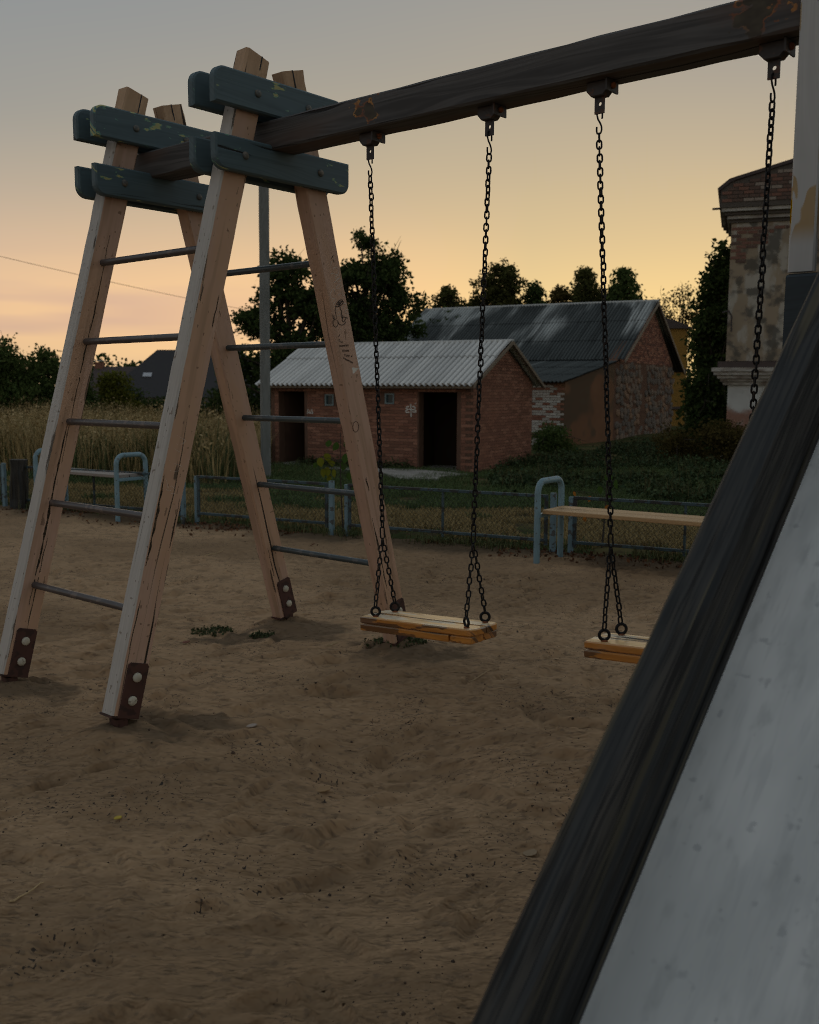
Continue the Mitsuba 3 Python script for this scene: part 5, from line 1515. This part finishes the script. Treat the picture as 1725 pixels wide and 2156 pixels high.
# weed tufts by the feet of the frame
for i, (x, y, r, lab) in enumerate(((-1.32, 6.55, 0.10, 'flat green weed left of the far right ladder foot'), (-0.96, 6.38, 0.055, 'small green weed nearest the far right ladder foot'), (-0.08, 6.05, 0.13, 'green weed around the foot below the first swing seat'))):
    n = int(1500 * r)
    a = rs.uniform(0, 2 * np.pi, n); q = np.sqrt(rs.random(n)) * r
    P = np.stack([x + q * np.cos(a) * 1.5, y + q * np.sin(a), np.zeros(n)], 1); P[:, 2] = sand_height(P[:, 0].copy(), P[:, 1].copy())
    b1 = blades(P, 0.03, 0.006, 0.9, rs, ((0.040, 0.060, 0.022), (0.075, 0.085, 0.035)))
    b2 = leaf_cards(P + Zx * np.abs(rs.normal(0.006, 0.010, (n, 1))), 0.026, rs, ((0.035, 0.055, 0.022), (0.07, 0.08, 0.035)))
    v, f, col = stack([b1, b2])
    t = thing('weed_tuft', lab, 'weed', 'weed tufts at the feet of the swing frame')
    whole(t, ply((v, f), 'blade_mix', False, color=col))

n = 2600
tt = rs.uniform(-7.0, 4.8, n); ss = -np.abs(rs.normal(0, 0.10, n)) + 0.05
ok = meshkit.fbm(np.stack([tt * 1.1, ss, 0 * tt], 1), 3, 33) > 0.50
xy = F0 + tt[ok, None] * FD + ss[ok, None] * FN
P = np.stack([xy[:, 0], xy[:, 1], sand_height(xy[:, 0].copy(), xy[:, 1].copy())], 1)
t = thing('fence_weeds', 'ragged grass tufts growing through the foot of the fence', 'grass', kind='stuff')
v, f, col = blades(P, 0.13, 0.009, 0.7, rs, ((0.05, 0.075, 0.028), (0.13, 0.115, 0.05)))
whole(t, ply((v, f), 'blade_mix', False, color=col))

# twigs, straws and litter
for x, y, l, an, c, lab in ((-1.93, 9.70, 0.36, 1.25, (0.45, 0.34, 0.19), 'pale straw lying on the sand between the two ladders'), (0.43, 5.50, 0.34, 0.95, (0.30, 0.21, 0.12), 'brown twig lying on the sand below the gap between the two swing seats'),
                            (-1.23, 3.04, 0.11, 0.9, (0.42, 0.30, 0.16), 'straw at the lower left of the photo'), (-0.48, 6.1, 0.10, 0.9, (0.42, 0.33, 0.19), 'small straw just left of the first swing seat')):
    t = thing('twig', lab, 'twig', None)
    pts = []
    for k in np.linspace(-0.5, 0.5, 7):
        px, py = x + l * k * math.cos(an), y + l * k * math.sin(an) * 1.0 + 0.02 * math.sin(5 * k)
        pts.append((px, py, sz1(px, py) + 0.008))
    plain('straw_' + t, c, 0.8)
    whole(t, tube(pts, np.linspace(0.0042, 0.002, 7), 'straw_' + t, 5))
for x, y, s, c, lab in ((-0.756, 4.637, 0.028, (0.36, 0.30, 0.25), 'flat pale scrap of card on the sand right of the near ladder foot'), (-1.09, 3.57, 0.018, (0.45, 0.33, 0.05), 'tiny yellow leaf on the sand at the left'),
                        (-0.36, 4.08, 0.038, (0.32, 0.20, 0.10), 'dull orange dry leaf on the sand in the centre'), (-1.43, 6.23, 0.03, (0.16, 0.06, 0.035), 'dark red dry leaf between the ladder feet'), (0.46, 3.56, 0.035, (0.33, 0.24, 0.15), 'pale dry leaf on the sand beside the slide rail')):
    t = thing('litter_scrap', lab, 'litter')
    poly = Polygon([(s * math.cos(a) * rs.uniform(0.75, 1.0), s * 0.7 * math.sin(a) * rs.uniform(0.75, 1.0)) for a in np.linspace(0, 2 * np.pi, 9)[:-1]])
    plain('scrap_' + t, c, 0.8)
    whole(t, ply(extrude(poly, 0.003, frame4(np.array([x, y, sz1(x, y) + 0.012]), norm([1, 0.2, 0.15]), norm([-0.2, 1, 0.12]), norm(np.cross(norm([1, 0.2, 0.15]), norm([-0.2, 1, 0.12]))))), 'scrap_' + t))
